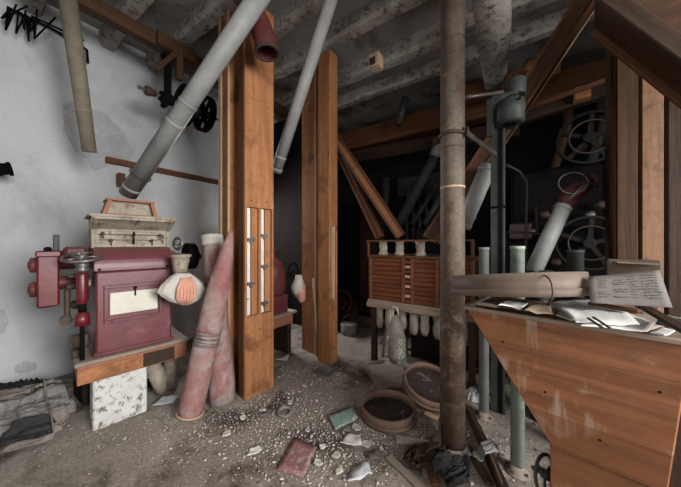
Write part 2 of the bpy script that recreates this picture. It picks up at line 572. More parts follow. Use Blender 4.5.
def build(name, mb, m, parent=None, label=None, cat=None, group=None, kind=None, origin=None):
    bm = mb.bm
    me = bpy.data.meshes.new(name)
    if parent is not None:
        W = MW[parent]
    else:
        if origin is None:
            xs = [v.co for v in bm.verts]
            origin = V(((min(v.x for v in xs) + max(v.x for v in xs)) / 2,
                        (min(v.y for v in xs) + max(v.y for v in xs)) / 2, min(v.z for v in xs)))
        W = Matrix.Translation(origin)
    bmesh.ops.transform(bm, matrix=W.inverted(), verts=bm.verts)
    bm.to_mesh(me)
    bm.free()
    me.materials.append(M[m] if isinstance(m, str) else m)
    o = bpy.data.objects.new(name, me)
    C.objects.link(o)
    if parent is not None:
        o.parent = parent
    else:
        o.location = W.to_translation()
    MW[o] = W
    if label:
        o['label'] = label
    if cat:
        o['category'] = cat
    if group:
        o['group'] = group
    if kind:
        o['kind'] = kind
    return o


def tree_copy(root, loc, rz=None, label=None, group=None, scale=None):
    def cp(o, parent):
        c = o.copy()
        C.objects.link(c)
        if parent is not None:
            c.parent = parent
        for ch in kids.get(o, []):
            cp(ch, c)
        return c
    kids = {}
    for o in list(C.objects):
        if o.parent is not None:
            kids.setdefault(o.parent, []).append(o)
    r = cp(root, None)
    r.location = loc
    if rz is not None:
        r.rotation_euler = (0, 0, rz)
    if scale:
        r.scale = scale
    if label:
        r['label'] = label
    if group:
        r['group'] = group
    return r


def sub(name, m, parent, fn, **k):
    b = MB()
    fn(b)
    return build(name, b, m, parent, **k)


from mathutils.bvhtree import BVHTree


def solid_tree(skip=()):
    """one BVH of everything already standing in the room (not the structure)"""
    bpy.context.view_layer.update()
    vs, ps = [], []
    for o in C.objects:
        if o.type != 'MESH' or o.get('kind') == 'structure' or o.name in skip:
            continue
        p = o.parent
        if p is not None and p.get('kind') == 'structure':
            continue
        k = len(vs)
        vs += [o.matrix_world @ v.co for v in o.data.vertices]
        ps += [tuple(i + k for i in q.vertices) for q in o.data.polygons]
    return BVHTree.FromPolygons(vs, ps)


# ================================================================== STRUCTURE
def wall_with_hole(name, m, axis_fix, fix, thick, a0, a1, hole=None):
    """axis_fix 's' or 'd': wall at that constant coordinate, spanning a0..a1 in the other"""
    b = MB()

    def blk(x0, x1, z0, z1):
        if axis_fix == 'd':
            b.lb(x0, x1, fix, fix + thick, z0, z1)
        else:
            b.lb(fix, fix + thick, x0, x1, z0, z1)
    if hole:
        h0, h1, z0, z1 = hole
        blk(a0, h0, 0, Z_CEIL)
        blk(h1, a1, 0, Z_CEIL)
        blk(h0, h1, 0, z0)
        blk(h0, h1, z1, Z_CEIL)
    else:
        blk(a0, a1, 0, Z_CEIL)
    return build(name, b, m, kind='structure')


def window(n, axis_fix, fix, h):
    h0, h1, z0, z1 = h
    b = MB()
    t = 0.06

    def blk(bb, x0, x1, za, zb, th=0.05):
        if axis_fix == 'd':
            bb.lb(x0, x1, fix - th / 2, fix + th / 2, za, zb)
        else:
            bb.lb(fix - th / 2, fix + th / 2, x0, x1, za, zb)
    blk(b, h0, h0 + t, z0, z1)
    blk(b, h1 - t, h1, z0, z1)
    blk(b, h0 + t, h1 - t, z0, z0 + t)
    blk(b, h0 + t, h1 - t, z1 - t, z1)
    mid = (h0 + h1) / 2
    blk(b, mid - .02, mid + .02, z0 + t, z1 - t, .04)
    w = build('window_%d' % n, b, 'wg', kind='structure')
    g = MB()
    blk(g, h0 + t, mid - .02, z0 + t, z1 - t, .006)
    blk(g, mid + .02, h1 - t, z0 + t, z1 - t, .006)
    build('window_pane', g, 'glass', w)


wall_with_hole('wall_left', 'wall', 'd', D_WALL, 0.25, S_REAR - .25, S_BACK + .25, (2.45, 3.15, 1.2, 2.6))
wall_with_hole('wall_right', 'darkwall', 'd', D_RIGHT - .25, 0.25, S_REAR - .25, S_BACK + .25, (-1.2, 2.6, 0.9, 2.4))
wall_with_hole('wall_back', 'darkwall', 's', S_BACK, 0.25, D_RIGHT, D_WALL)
wall_with_hole('wall_rear', 'wall', 's', S_REAR - .25, 0.25, D_RIGHT, D_WALL, (-1.9, 0.7, 0.8, 2.4))
window(1, 'd', D_WALL + .12, (2.45, 3.15, 1.2, 2.6))
window(2, 'd', D_RIGHT - .12, (-1.2, 2.6, 0.9, 2.4))
window(3, 's', S_REAR - .12, (-1.9, 0.7, 0.8, 2.4))  # unseen rear window, added to carry the fill light

b = MB()
# floor with a gently uneven dusty top
NX, NY = 70, 70
gv = []
s0, s1, d0, d1 = S_REAR - .25, S_BACK + .25, D_RIGHT - .25, D_WALL + .25
for j in range(NY + 1):
    row = []
    for i in range(NX + 1):
        p = L(s0 + (s1 - s0) * i / NX, d0 + (d1 - d0) * j / NY)
        row.append(b.bm.verts.new(p))
    gv.append(row)
for j in range(NY):
    for i in range(NX):
        f = b.bm.faces.new((gv[j][i], gv[j][i + 1], gv[j + 1][i + 1], gv[j + 1][i]))
for f in list(b.bm.faces):
    f.normal_update()
    if f.normal.z < 0:
        f.normal_flip()
b.lb(s0, s1, d0, d1, -0.15, -0.02)
build('floor', b, 'floor', kind='structure')
b = MB()
b.lb(s0, s1, d0, d1, Z_CEIL, Z_CEIL + .15)
build('ceiling', b, 'ceil', kind='structure')

# joists across the ceiling (wall to wall)
js = [-1.5, -0.85, -0.2, 0.42, 0.98, 1.46, 1.98, 2.46, 3.12, 3.66, 4.95]
for i, s in enumerate(js):
    b = MB()
    n = 26
    prev = None
    hw = 0.066 + 0.010 * (i % 3)
    rings = []
    for k in range(n + 1):
        d = D_RIGHT + (D_WALL - D_RIGHT) * k / n
        off = 0.03 * noise.noise(V((s * 3, d * 0.9, 0)))
        zz = 3.69 + 0.03 * noise.noise(V((s * 5, d * 1.1, 5)))
        w = hw * (1 + 0.2 * noise.noise(V((s, d * 2, 9))))
        ring = [L(s + off - w, d, Z_CEIL), L(s + off - w * 1.02, d, zz + .04), L(s + off - w * .7, d, zz),
                L(s + off + w * .7, d, zz), L(s + off + w * 1.02, d, zz + .04), L(s + off + w, d, Z_CEIL)]
        rings.append([b.bm.verts.new(p) for p in ring])
    fs = []
    for r0, r1 in zip(rings, rings[1:]):
        for q in range(5):
            fs.append(b.bm.faces.new((r0[q], r0[q + 1], r1[q + 1], r1[q])))
    bmesh.ops.recalc_face_normals(b.bm, faces=fs)
    for f in fs:
        f.normal_update()
    if sum(f.normal.z for f in fs) > 0:
        for f in fs:
            f.normal_flip()
    b._uv(fs, D2)
    build('trim_%d' % (i + 1), b, 'joist', kind='structure', label='whitewashed flaking ceiling joist')

# brown girder across the back
b = MB()
b.lb(4.45, 4.72, D_RIGHT, D_WALL, 3.30, 3.66, 0.01)
build('trim_20', b, 'wb', kind='structure', label='reddish brown girder crossing the back of the room')


# ================================================================== ELEVATOR TRUNKS (wooden shafts)
E1, E2 = V((0.643, 0.766, 0)), V((-0.766, 0.643, 0))
TOP = 3.63


def eb(b, o, x0, x1, y0, y1, z0, z1, bev=0.003, axis=None):
    return b.box(o + E1 * (x0 + x1) / 2 + E2 * (y0 + y1) / 2 + UP * (z0 + z1) / 2, E1, E2, UP,
                 x1 - x0, y1 - y0, z1 - z0, bev, axis)


o = V((-.849, 2.329, 0))
t = empty('elevator_trunk', o, 0, 'tall orange pine elevator trunk with two slotted openings, nearest the red mill', 'elevator trunk')
b = MB()
eb(b, o, 0.004, .301, .035, .12, 0, TOP)
build('back_casing', b, 'wb', t)
b = MB()
eb(b, o, 0, .022, 0, .033, .74, 1.73)
eb(b, o, .138, .165, 0, .033, .74, 1.73)
eb(b, o, .283, .305, 0, .033, .74, 1.73)
eb(b, o, 0, .305, 0, .033, 0, .74)
eb(b, o, 0, .305, 0, .033, 1.73, TOP)
build('front_board', b, 'wo', t)
for x0 in (.022, .165):
    b = MB()
    eb(b, o, x0 + .004, x0 + .044, .022, .034, .745, 1.725)
    build('slot_lining', b, 'white', t, label='white strip inside slot')
    b = MB()
    eb(b, o, x0 + .048, x0 + .112, .012, .034, .745, 1.725)
    build('slot_slat', b, 'wo', t)
    for z in ((1.42, 1.02) if x0 < .1 else (1.46, 1.17, .82)):
        b = MB()
        eb(b, o, x0 + .01, x0 + .085, .004, .022, z, z + .028, .002)
        eb(b, o, x0 + .03, x0 + .05, -.004, .02, z - .02, z + .01, .002)
        build('clip', b, 'steel', t)
for x, z in ((.06, 1.79), (.22, 1.79), (.15, .6), (.03, .9)):
    b = MB()
    b.lathe(o + E1 * x + UP * z, -E2, [(.006, 0), (.006, .004), (.002, .007)], 8)
    build('nail', b, 'iron', t)

o2 = o + E2 * .27
t = empty('elevator_trunk', o2, 0, 'narrow return trunk of orange wood close behind the slotted elevator trunk', 'elevator trunk')
b = MB()
eb(b, o2, .0, .30, 0, .20, 0, TOP)
build('casing', b, 'wo', t)
b = MB()
eb(b, o2, -.018, 0, .15, .2, 0, TOP, .002)
eb(b, o2, -.018, 0, 0, .03, 0, TOP, .002)
build('edge_strip', b, 'wp', t)

o = V((-.13, 3.0, 0))
t = empty('elevator_trunk', o, 0, 'slender square wooden trunk with a narrow slot, rightmost of the wooden shafts', 'elevator trunk')
b = MB()
eb(b, o, 0, .147, .02, .18, 0, TOP)
build('casing', b, 'wo', t)
b = MB()
eb(b, o, 0, .147, 0, .02, 0, .75)
eb(b, o, 0, .147, 0, .02, 1.6, TOP)
eb(b, o, 0, .05, 0, .02, .75, 1.6)
eb(b, o, .12, .147, 0, .02, .75, 1.6)
build('front_board', b, 'wo', t)
b = MB()
eb(b, o, .05, .12, .012, .022, .75, 1.6)
build('slot_lining', b, 'wp', t)
o = V((-.32, 3.29, 0))
t = empty('elevator_trunk', o, 0, 'plain wooden trunk with a pale edge, left of the slender slotted one', 'elevator trunk')
b = MB()
eb(b, o, .02, .11, 0, .27, 0, TOP)
build('casing', b, 'wo', t)
b = MB()
eb(b, o, 0, .02, -.015, .02, 0, TOP)
build('edge_strip', b, 'wp', t)
# leaning stick and hoe
b = MB()
p0, p1 = F(318, 358), P(313, 278, 3.05)
b.tube([p0 + UP * .01, p1], .014, 8)
build('wooden_stick', b, 'wg', label='thin brown stick leaning between the two far wooden trunks', cat='stick')

# ================================================================== RED ROLLER MILL
mo = L(.56, 2.60, 0)
mill = empty('roller_mill', mo, ANG, 'maroon cast iron roller mill with ivory plate and cream feed box, against the white wall', 'roller mill')
b = MB()
b.lb(.50, 1.20, 2.575, 2.62, .39, .52, .004, D1)
b.lb(.50, .55, 2.62, 3.45, .39, .52, .004, D2)
b.lb(1.15, 1.20, 2.62, 3.45, .39, .52, .004, D2)
b.lb(.55, 1.15, 3.40, 3.45, .39, .52, .004, D1)
base = build('base_frame', b, 'terra', mill)
b = MB()
b.lb(.50, .86, 2.565, 2.575, .395, .50, .002, D1)
build('orange_board', b, 'wo', base, label='orange board facing')
b = MB()
b.lb(.88, 1.10, 2.566, 2.576, .40, .505, .002, D1)
build('dark_board', b, 'wd', base, label='dark stained board')
b = MB()
b.lb(.485, 1.215, 2.56, 3.46, .52, .55, .008, D1)
build('base_top', b, 'wg', mill)
# body with a curved hood (profile extruded along D1)
prof = [(2.62, .55), (2.62, 1.185), (3.30, 1.185), (3.30, .55)]
b = MB()
b.prism([L(.60, d, z) for d, z in prof], D1 * .49, D1, .012)
# foot skirt
b.lb(.585, 1.105, 2.605, 3.31, .55, .585, .01)
build('body', b, 'red', mill)
b = MB()
hp = [(2.605, 1.19), (2.605, 1.215)]
for k in range(9):
    a = k / 8 * math.pi / 2
    hp.append((2.605 + .15 * (1 - math.cos(a)), 1.215 + .155 * math.sin(a)))
hp += [(3.10, 1.37), (3.30, 1.22), (3.30, 1.19)]
b.prism([L(.59, d, z) for d, z in hp], D1 * .51, D1, .004)
hood = build('hood', b, 'red', mill)
for s in (.62, 1.05):
    b = MB()
    b.lathe(L(s, 2.604, 1.205), -D2, [(.009, 0), (.009, .006), (.003, .009)], 10)
    build('bolt', b, 'iron', hood)
# door frame and plate
b = MB()
for s0_, s1_, z0_, z1_ in ((.645, 1.02, 1.055, 1.08), (.645, 1.02, .79, .815), (.645, .67, .815, 1.055), (.995, 1.02, .815, 1.055)):
    b.lb(s0_, s1_, 2.603, 2.62, z0_, z1_, .003)
door = build('door', b, 'red', mill)
b = MB()
b.lb(.68, .985, 2.608, 2.619, .85, 1.02, .002)
build('plate', b, 'label', door, label='ivory blank plate')
b = MB()
b.lb(.828, .838, 2.600, 2.608, .98, 1.045, .002)
b.lathe(L(.833, 2.606, 1.045), -D2, [(.011, 0), (.011, .008), (.004, .012)], 10)
build('latch', b, 'iron', door)
b = MB()
b.lb(.68, .70, 2.596, 2.606, .80, .808, .001)
b.lb(.93, .95, 2.596, 2.606, .80, .808, .001)
build('hinge', b, 'rust', door)
# feed box
b = MB()
b.prism([L(.585, d, z) for d, z in ((2.73, 1.365), (2.73, 1.50), (2.69, 1.60), (2.98, 1.60), (2.98, 1.365))], D1 * .02, UP)
b.prism([L(1.08, d, z) for d, z in ((2.73, 1.365), (2.73, 1.50), (2.69, 1.60), (2.98, 1.60), (2.98, 1.365))], D1 * .02, UP)
b.lb(.605, 1.08, 2.78, 2.80, 1.365, 1.60)
b.lb(.605, 1.08, 2.735, 2.78, 1.37, 1.40, .003)
b.lb(.605, 1.08, 2.735, 2.78, 1.475, 1.50, .003)
b.lb(.605, .63, 2.735, 2.78, 1.40, 1.475, .003)
b.lb(1.055, 1.08, 2.735, 2.78, 1.40, 1.475, .003)
b.lb(.605, 1.08, 2.745, 2.78, 1.432, 1.442, .002)
fb = build('feed_box', b, 'cream', mill)
for s, z in ((.65, 1.46), (.70, 1.405), (.845, 1.455), (.97, 1.405), (1.03, 1.455)):
    b = MB()
    b.tube([L(s, 2.735, z + .02), L(s, 2.72, z + .012), L(s, 2.72, z - .02)], .005, 6)
    b.lathe(L(s, 2.735, z + .02), -D2, [(.013, 0), (.013, .006), (.004, .009)], 8)
    build('hook', b, 'rust', fb)
b = MB()
b.lb(.838, .85, 2.725, 2.745, 1.395, 1.50, .002)
build('centre_bar', b, 'iron', fb)
b = MB()
b.beam(L(.842, 2.745, 1.515), L(.842, 2.575, 1.60), .535, .012, UP)
lid = build('flap_lid', b, 'cream', mill)
b = MB()
n_ = (L(0, 2.575, 1.60) - L(0, 2.745, 1.515)).normalized()
for x in (.60, 1.085):
    b.beam(L(x, 2.745, 1.507), L(x, 2.575, 1.592), .022, .014, UP)
b.beam(L(.60, 2.742, 1.507), L(1.085, 2.742, 1.507), .02, .014, UP)
b.beam(L(.60, 2.58, 1.59), L(1.085, 2.58, 1.59), .02, .014, UP)
build('rim', b, 'cream', lid)
b = MB()
b.lathe(L(.85, 2.58, 1.588), -UP, [(.012, 0), (.012, .014), (.005, .02)], 10)
build('knob', b, 'rust', lid)
b = MB()
b.lb(.56, 1.12, 2.57, 3.02, 1.602, 1.622, .004, D1)
build('roof_board', b, 'cream', mill)
b = MB()
o_ = [(.63, 1.622), (1.02, 1.622), (.985, 1.755), (.665, 1.755)]
# open-fronted hopper collar
b.prism([L(.645, 2.76, 1.622), L(.675, 2.76, 1.622), L(.71, 2.76, 1.755), L(.685, 2.76, 1.755)], D2 * .22, UP)
b.prism([L(.995, 2.76, 1.622), L(1.025, 2.76, 1.622), L(.99, 2.76, 1.755), L(.965, 2.76, 1.755)], D2 * .22, UP)
b.lb(.675, .995, 2.76, 2.785, 1.622, 1.645, .003)
b.lb(.675, 1.0, 2.755, 2.99, 1.752, 1.770, .003)
hc = build('hopper_collar', b, 'terra', mill)
b = MB()
b.lb(.69, .985, 2.82, 2.835, 1.63, 1.752)
build('inner_panel', b, 'cream', hc)
# hand wheel and adjuster
wc = L(.53, 2.64, 1.30)
b = MB()
wax = (UP + V((.16, -.22, 0))).normalized()
b.torus(wc, wax, .105, .012, 32, 8)
wa = wax.orthogonal().normalized()
wb_ = wax.cross(wa)
for k in range(5):
    a = k * 2 * math.pi / 5
    b.tube([wc, wc + (wa * math.cos(a) + wb_ * math.sin(a)) * .10], .008, 6)
b.lathe(wc - UP * .03, UP, [(.024, 0), (.026, .02), (.022, .05), (.01, .06)], 14)
build('hand_wheel', b, 'steel', mill)
b = MB()
b.lathe(L(.53, 2.64, 1.19), UP, [(.035, 0), (.045, .02), (.03, .04), (.045, .055), (.02, .08), (.018, .11)], 14)
build('bevel_gear', b, 'steel', mill)
b = MB()
b.lathe(L(.53, 2.64, .80), UP, [(.018, 0), (.042, .005), (.042, .07), (.036, .075), (.036, .09), (.018, .095), (.018, .15), (.028, .17),
                                   (.034, .2), (.034, .37), (.026, .39)], 18)
adj = build('adjuster_column', b, 'bred', mill)
b = MB()
b.tube([L(.53, 2.64, .90), L(.53, 2.64, .97)], .024, 10)
b.tube([L(.53, 2.64, .55), L(.53, 2.64, .81)], .014, 10)
build('spindle', b, 'iron', adj)
b = MB()
b.lb(.45, .58, 2.80, 2.86, 1.05, 1.10, .008)
b.lb(.46, .575, 2.74, 2.78, 1.145, 1.17, .005)
b.lb(.44, .475, 2.76, 2.84, .83, 1.06, .01)
b.lathe(L(.45, 2.78, .83), -D2, [(.035, -.02), (.035, .03)], 14)
build('bracket', b, 'rust', mill)
b = MB()
b.lb(.49, .575, 2.78, 2.84, .60, .70, .008)
b.lb(.475, .545, 2.71, 2.80, .55, .61, .01)
build('foot_bracket', b, 'rust', mill)
b = MB()
b.lathe(L(.50, 2.83, .93), -D2, [(.03, -.04), (.03, .03), (.012, .035)], 12)
build('adjuster_knob', b, 'rust', mill)
b = MB()
b.tube([L(.545, 2.72, 1.10), L(.58, 2.72, 1.10)], .028, 12)
build('collar', b, 'cream', mill)
# bearing housings on the near end
b = MB()
b.lathe(L(.37, 2.96, 1.27), D1, [(.05, 0), (.055, .04), (.075, .05), (.075, .18), (.09, .19), (.09, .20)], 22)
b.lathe(L(.37, 2.90, 1.10), D1, [(.045, 0), (.05, .02), (.05, .20)], 20)
b.lb(.44, .57, 2.82, 3.15, 1.27, 1.375, .02)
build('bearing_housing', b, 'dred', mill)
# gear guard
b = MB()
gp = []
b.lb(.305, .42, 2.84, 3.02, .93, 1.32, .012)
b.lb(.299, .427, 2.83, 3.03, 1.30, 1.345, .008)
gg = build('gear_guard', b, 'bred', mill)
for z, d in ((1.24, 2.93), (1.06, 2.93)):
    b = MB()
    b.lathe(L(.305, d, z), -D1, [(.055, 0), (.055, .03), (.048, .036), (.025, .038), (.025, .044)], 18)
    build('bearing_cap', b, 'dred', gg)
b = MB()
b.lathe(L(.36, 2.86, 1.345), UP, [(.022, 0), (.022, .02), (.01, .03)], 10)
build('bolt', b, 'iron', gg)
b = MB()
b.lb(.385, .42, 2.98, 3.02, 1.20, 1.47, .006)
build('lever', b, 'gmetal', mill)
# far end: outlet cup, wheel, pulley
b = MB()
b.lathe(L(1.11, 2.44, 1.16), UP, [(.05, 0), (.055, .05), (.065, .09), (.065, .12), (.08, .13), (.08, .145), (.05, .15)], 18, lobes=8, lob=.03)
build('outlet_cup', b, 'cream', mill)
b = MB()
b.torus(L(1.19, 2.80, 1.40), D1 + D2 * .4, .055, .013, 24, 8)
b.tube([L(1.16, 2.80, 1.40), L(1.22, 2.80, 1.40)], .014, 8)
b.tube([L(1.19, 2.80, 1.345), L(1.19, 2.80, 1.455)], .007, 6)
build('hand_wheel', b, 'steel', mill)
b = MB()
b.tube([L(1.08, 2.95, 1.27), L(1.42, 2.95, 1.27)], .03, 12)
b.lathe(L(1.30, 2.95, 1.27), D1, [(.13, 0), (.135, .01), (.135, .08), (.13, .09)], 28)
build('belt_pulley', b, 'iron', mill)
b = MB()
b.lathe(L(1.40, 2.95, 1.27), D1, [(.045, 0), (.05, .03), (.03, .05)], 14)
b.lb(1.09, 1.16, 2.75, 3.1, .95, 1.33, .015)
build('end_bearing', b, 'dred', mill)

# bag hanging from the outlet
b = MB()
c0 = L(1.115, 2.405, .0)
for (r, h) in ():
    pass
a1 = D1
rings = []
pro = [(1.155, .050, .05), (1.13, .085, .055), (1.06, .155, .05), (1.005, .19, .045), (.97, .165, .045), (.92, .11, .04), (.885, .03, .02)]
for z, rx, ry in pro:
    ring = []
    for k in range(36):
        th = 2 * math.pi * k / 36
        f_ = 1 + .05 * math.sin(7 * th + z * 6)
        tilt = -.10 * math.cos(th) * (rx / .2) * .35
        ring.append(b.bm.verts.new(V((c0.x, c0.y, 0)) + D1 * .08 * (1.165 - z) + a1 * math.cos(th) * rx * f_ + D2 * math.sin(th) * ry * f_ + UP * (z + tilt * .5)))
    rings.append(ring)
fs = []
for r0, r1 in zip(rings, rings[1:]):
    for k in range(36):
        f = b.bm.faces.new((r0[k], r0[(k + 1) % 36], r1[(k + 1) % 36], r1[k]))
        f.smooth = True
        fs.append(f)
fs.append(b.bm.faces.new(rings[-1]))
fs.append(b.bm.faces.new(rings[0][::-1]))
bmesh.ops.recalc_face_normals(b.bm, faces=fs)
b._uv(fs, UP)
bag = build('cloth_bag', b, 'cloth', label='off-white cloth bag fanned out and hanging below the red mill outlet cup', cat='bag')
b = MB()
for k in range(6):
    x = (k - 2.5) * .024
    m_ = V((c0.x, c0.y, 0)) + D1 * .01
    b.tube([m_ + D1 * x * .5 - D2 * .060 + UP * 1.12, m_ + D1 * x - D2 * .066 + UP * 1.04, m_ + D1 * x * 1.1 - D2 * .062 + UP * .96, m_ + D1 * x * .5 - D2 * .048 + UP * .90],
           [.010, .014, .014, .007], 8)
build('salmon_fold', b, 'pinkcloth', bag, label='salmon coloured folded cloth')

# supports under the base
b = MB()
b.lb(.585, .915, 2.62, 2.86, 0, .39, .01)
block = build('glazed_block', b, 'pwhite', label='white chipped block carrying the front corner of the red mill base', cat='block')
b = MB()
b.lb(.60, .75, 3.1, 3.42, 0, .39, .005)
build('timber_support', b, 'wd', label='dark timber support at the back under the red mill base', cat='timber')
b = MB()
b.lb(1.0, 1.19, 3.0, 3.42, 0, .39, .005)
build('timber_support', b, 'wd', label='dark timber support under the far end of the mill base', cat='timber')
# white sleeves and paper below the base
b = MB()
b.tube([L(.98, 2.82, .38), L(.99, 2.75, .30), L(1.02, 2.70, .17), L(1.05, 2.70, .05)], [.05, .062, .068, .05], 18, wob=.25)
sl = build('rolled_sleeve', b, 'clothd', label='bent off-white cloth sleeve tucked under the mill base beside the chipped block', cat='cloth sleeve')
b = MB()
for zz in (.22, .27):
    b.torus(L(1.005, 2.72, zz), UP, .066, .004, 24, 6)
build('string_tie', b, 'rope', sl)
b = MB()
b.tube([L(1.14, 2.80, .37), L(1.16, 2.78, .2), L(1.15, 2.76, .02)], [.05, .06, .055], 16, wob=.25)
build('rolled_sleeve', b, 'clothd', label='straight grey cloth sleeve standing furthest right under the mill base', cat='cloth sleeve')
b = MB()
b.sheet(F(152, 406), F(173, 404), F(179, 396), F(163, 396, .02), .003, 8, 6, .012)
build('white_sheet', b, 'plate', label='white folded sheet on the floor at the foot of the chipped block', cat='paper')

# the mill, its bag and the block stand turned a little from the wall
PIV = L(.50, 2.575, 0)
for o in (mill, bag, block):
    q = Matrix.Rotation(R(-8), 3, 'Z') @ (o.location - PIV)
    o.location = PIV + q - D1 * .03
    o.rotation_euler.z -= R(8)

# ================================================================== LEANING CANVAS TUBES
def radf(p, a, c):
    return


p0, p1 = V((-1.207, 2.10, .03)), P(231.5, 230, 2.28)
pts, rr = [], []
for k, (f_, r_) in enumerate(((0, .088), (.03, .094), (.15, .093), (.3, .094), (.45, .096), (.6, .094), (.72, .084), (.84, .063), (.93, .04), (.98, .022), (1, .006))):
    pts.append(p0.lerp(p1, f_) + V((0, .0, 0)))
    rr.append(r_)
b = MB()
b.tube(pts, rr, 26, wob=.08)
tb = build('canvas_tube', b, 'tube', label='faded pink tapered canvas tube bound with wire, leaning in front of the other', cat='tube')
b = MB()
ax = (p1 - p0).normalized()
for k in range(7):
    b.torus(p0.lerp(p1, .36 + .012 * k + random.uniform(-.003, .003)), ax + V((random.uniform(-.1, .1), random.uniform(-.1, .1), 0)), .097, .004, 28, 6)
build('wire_binding', b, 'steel', tb)
b = MB()
b.torus(p0 + ax * .01, ax, .093, .008, 28, 6)
build('end_ring', b, 'wp', tb)
p0, p1 = V((-1.035, 2.295, .02)), V((-1.226, 2.5, 1.47))
b = MB()
b.tube([p0.lerp(p1, f_) for f_ in (0, .1, .3, .5, .75, .93, .955, 1)], [.105, .112, .103, .095, .088, .086, .092, .09], 26, wob=.07)
tb = build('canvas_tube', b, 'tube', label='faded pink canvas tube with pale gathered cuff, upright behind the wire-bound one', cat='tube')
b = MB()
b.lathe(p1 - (p1 - p0).normalized() * .09, (p1 - p0), [(.09, 0), (.097, .01), (.094, .08), (.097, .094)], 26, lobes=13, lob=.03)
build('cuff', b, 'cloth', tb)

# ================================================================== PIPES UPPER LEFT
def ringpipe(name, m, p0, p1, r, collars, label, cat='pipe', rm=None, ext=.004, r1=None):
    b = MB()
    b.tube([p0, p1], [r, r1 or r], 24)
    o = build(name, b, m, label=label, cat=cat, origin=p0)
    ax = (p1 - p0).normalized()
    for f_ in collars:
        b = MB()
        rc = r + ((r1 or r) - r) * f_
        b.lathe(p0.lerp(p1, f_) - ax * .012, ax, [(rc + ext * .4, 0), (rc + ext, .004), (rc + ext, .02), (rc + ext * .4, .024)], 24)
        build('collar', b, rm or m, o)
    return o


pb = P(128, 194, 2.33)
pt_dir = (P(257, 0, 1.93) - pb)
pt = pb + pt_dir * 1.28
pp = ringpipe('grain_pipe', 'pipe', pb, pt, .070, (.03, .32, .40), 'thick pale grey pipe slanting down into the red roller mill')
b = MB()
ax = pt_dir.normalized()
b.torus(pb + ax * .22, ax, .080, .005, 28, 6)
b.tube([pb + ax * .22 + V((-.08, 0, 0)), pb + ax * .16 + V((-.12, 0, .0)), pb + ax * .02 + V((-.09, 0, 0))], .004, 6)
build('wire_clamp', b, 'rust', pp)
ringpipe('grain_pipe', 'pipe', P(276, 172, 2.85), P(276, 172, 2.85) + (P(331, 0, 2.33) - P(276, 172, 2.85)) * 1.02, .058, (.02, .1),
         'thinner pale grey pipe slanting behind the slotted trunk', r1=.058)
ringpipe('drain_pipe', 'beige', P(89.5, 152, 2.45), P(89.5, 152, 2.45) + (P(68, 0, 2.22) - P(89.5, 152, 2.45)) * 1.04, .052, (.28,),
         'beige open-ended pipe hanging steeply from the ceiling near the white wall', ext=.002, r1=.064)
# red elbow
b = MB()
ep = [P(234, -18, 2.14), P(250, 6, 2.14), P(260, 26, 2.14), P(265.5, 42, 2.14), P(267, 53, 2.14)]
b.tube(ep, [.088, .088, .09, .092, .094], 26, cap=False)
b.tube(ep[2:], [.084, .086, .088], 26, cap=False)
el = build('elbow_pipe', b, 'dred', label='dark red open-ended elbow pipe hanging in front of the slotted trunk', cat='pipe')
b = MB()
ax = (ep[-1] - ep[-2]).normalized()
b.ringband(ep[-1] - ax * .01, ax, .084, .099, .016, 30)
build('rolled_rim', b, 'rust', el)
b = MB()
b.lathe(ep[2], ep[3] - ep[2], [(.087, 0), (.06, .001)], 26)
build('bore_shade', b, 'iron', el)  # black disc across the bore stands for the shade inside the pipe

# wall batten, stub pipe and cables
b = MB()
b.lb(onD(106, 175, 3.96).dot(D1), 3.0, 3.945, 3.992, 2.34, 2.41, .003, D1)
bt = build('wall_batten', b, 'wb', label='dark horizontal batten fixed to the white wall behind the mill', cat='batten')
p = onD(121, 180, 3.93)
b = MB()
b.box(p, D1, D2, UP, .07, .07, .16, .01)
build('block', b, 'wb', bt)
p = onD(-6, 169, 3.72)
b = MB()
q = onD(8, 169, 3.72)
b.tube([p, q], .05, 18)
b.tube([q, q + (q - p).normalized() * .02], [.06, .06], 18)
b.tube([p.lerp(q, .5), p.lerp(q, .5) + D2 * .25], .03, 12)
build('pipe_stub', b, 'iron', label='black pipe stub sticking out of the wall at the left edge', cat='pipe')
b = MB()
b.tube([lowz(onD(x, y, 3.95)) for x, y in ((10, 0), (20, 12), (32, 18), (50, 27), (66, 37), (80, 44), (87, 50), (88, 63))], .012, 8)
build('cable', b, 'iron', label='black cable drooping across the upper white wall, ending in a free tail', cat='cable')
b = MB()
b.tube([lowz(onD(x, y, 3.9)) for x, y in ((31, 0), (32, 8), (38, 14), (60, 15), (75, 16), (84, 18))], .011, 8)
build('cable', b, 'iron', label='short black cable looped under the ceiling corner above the drooping one', cat='cable')
b = MB()
for k in range(10):
    pa = lowz(onD(8 + k * 3.4, -8 + k * 2.2, 3.85), 3.56)
    b.tube([pa, pa + V((random.uniform(-.1, .15), random.uniform(-.05, .05), -.12 - .1 * random.random())), pa + V((random.uniform(-.1, .2), 0, .02))], .008, 6)
build('cable_bundle', b, 'iron', label='tangle of old black cables in the upper left ceiling corner', cat='cable')

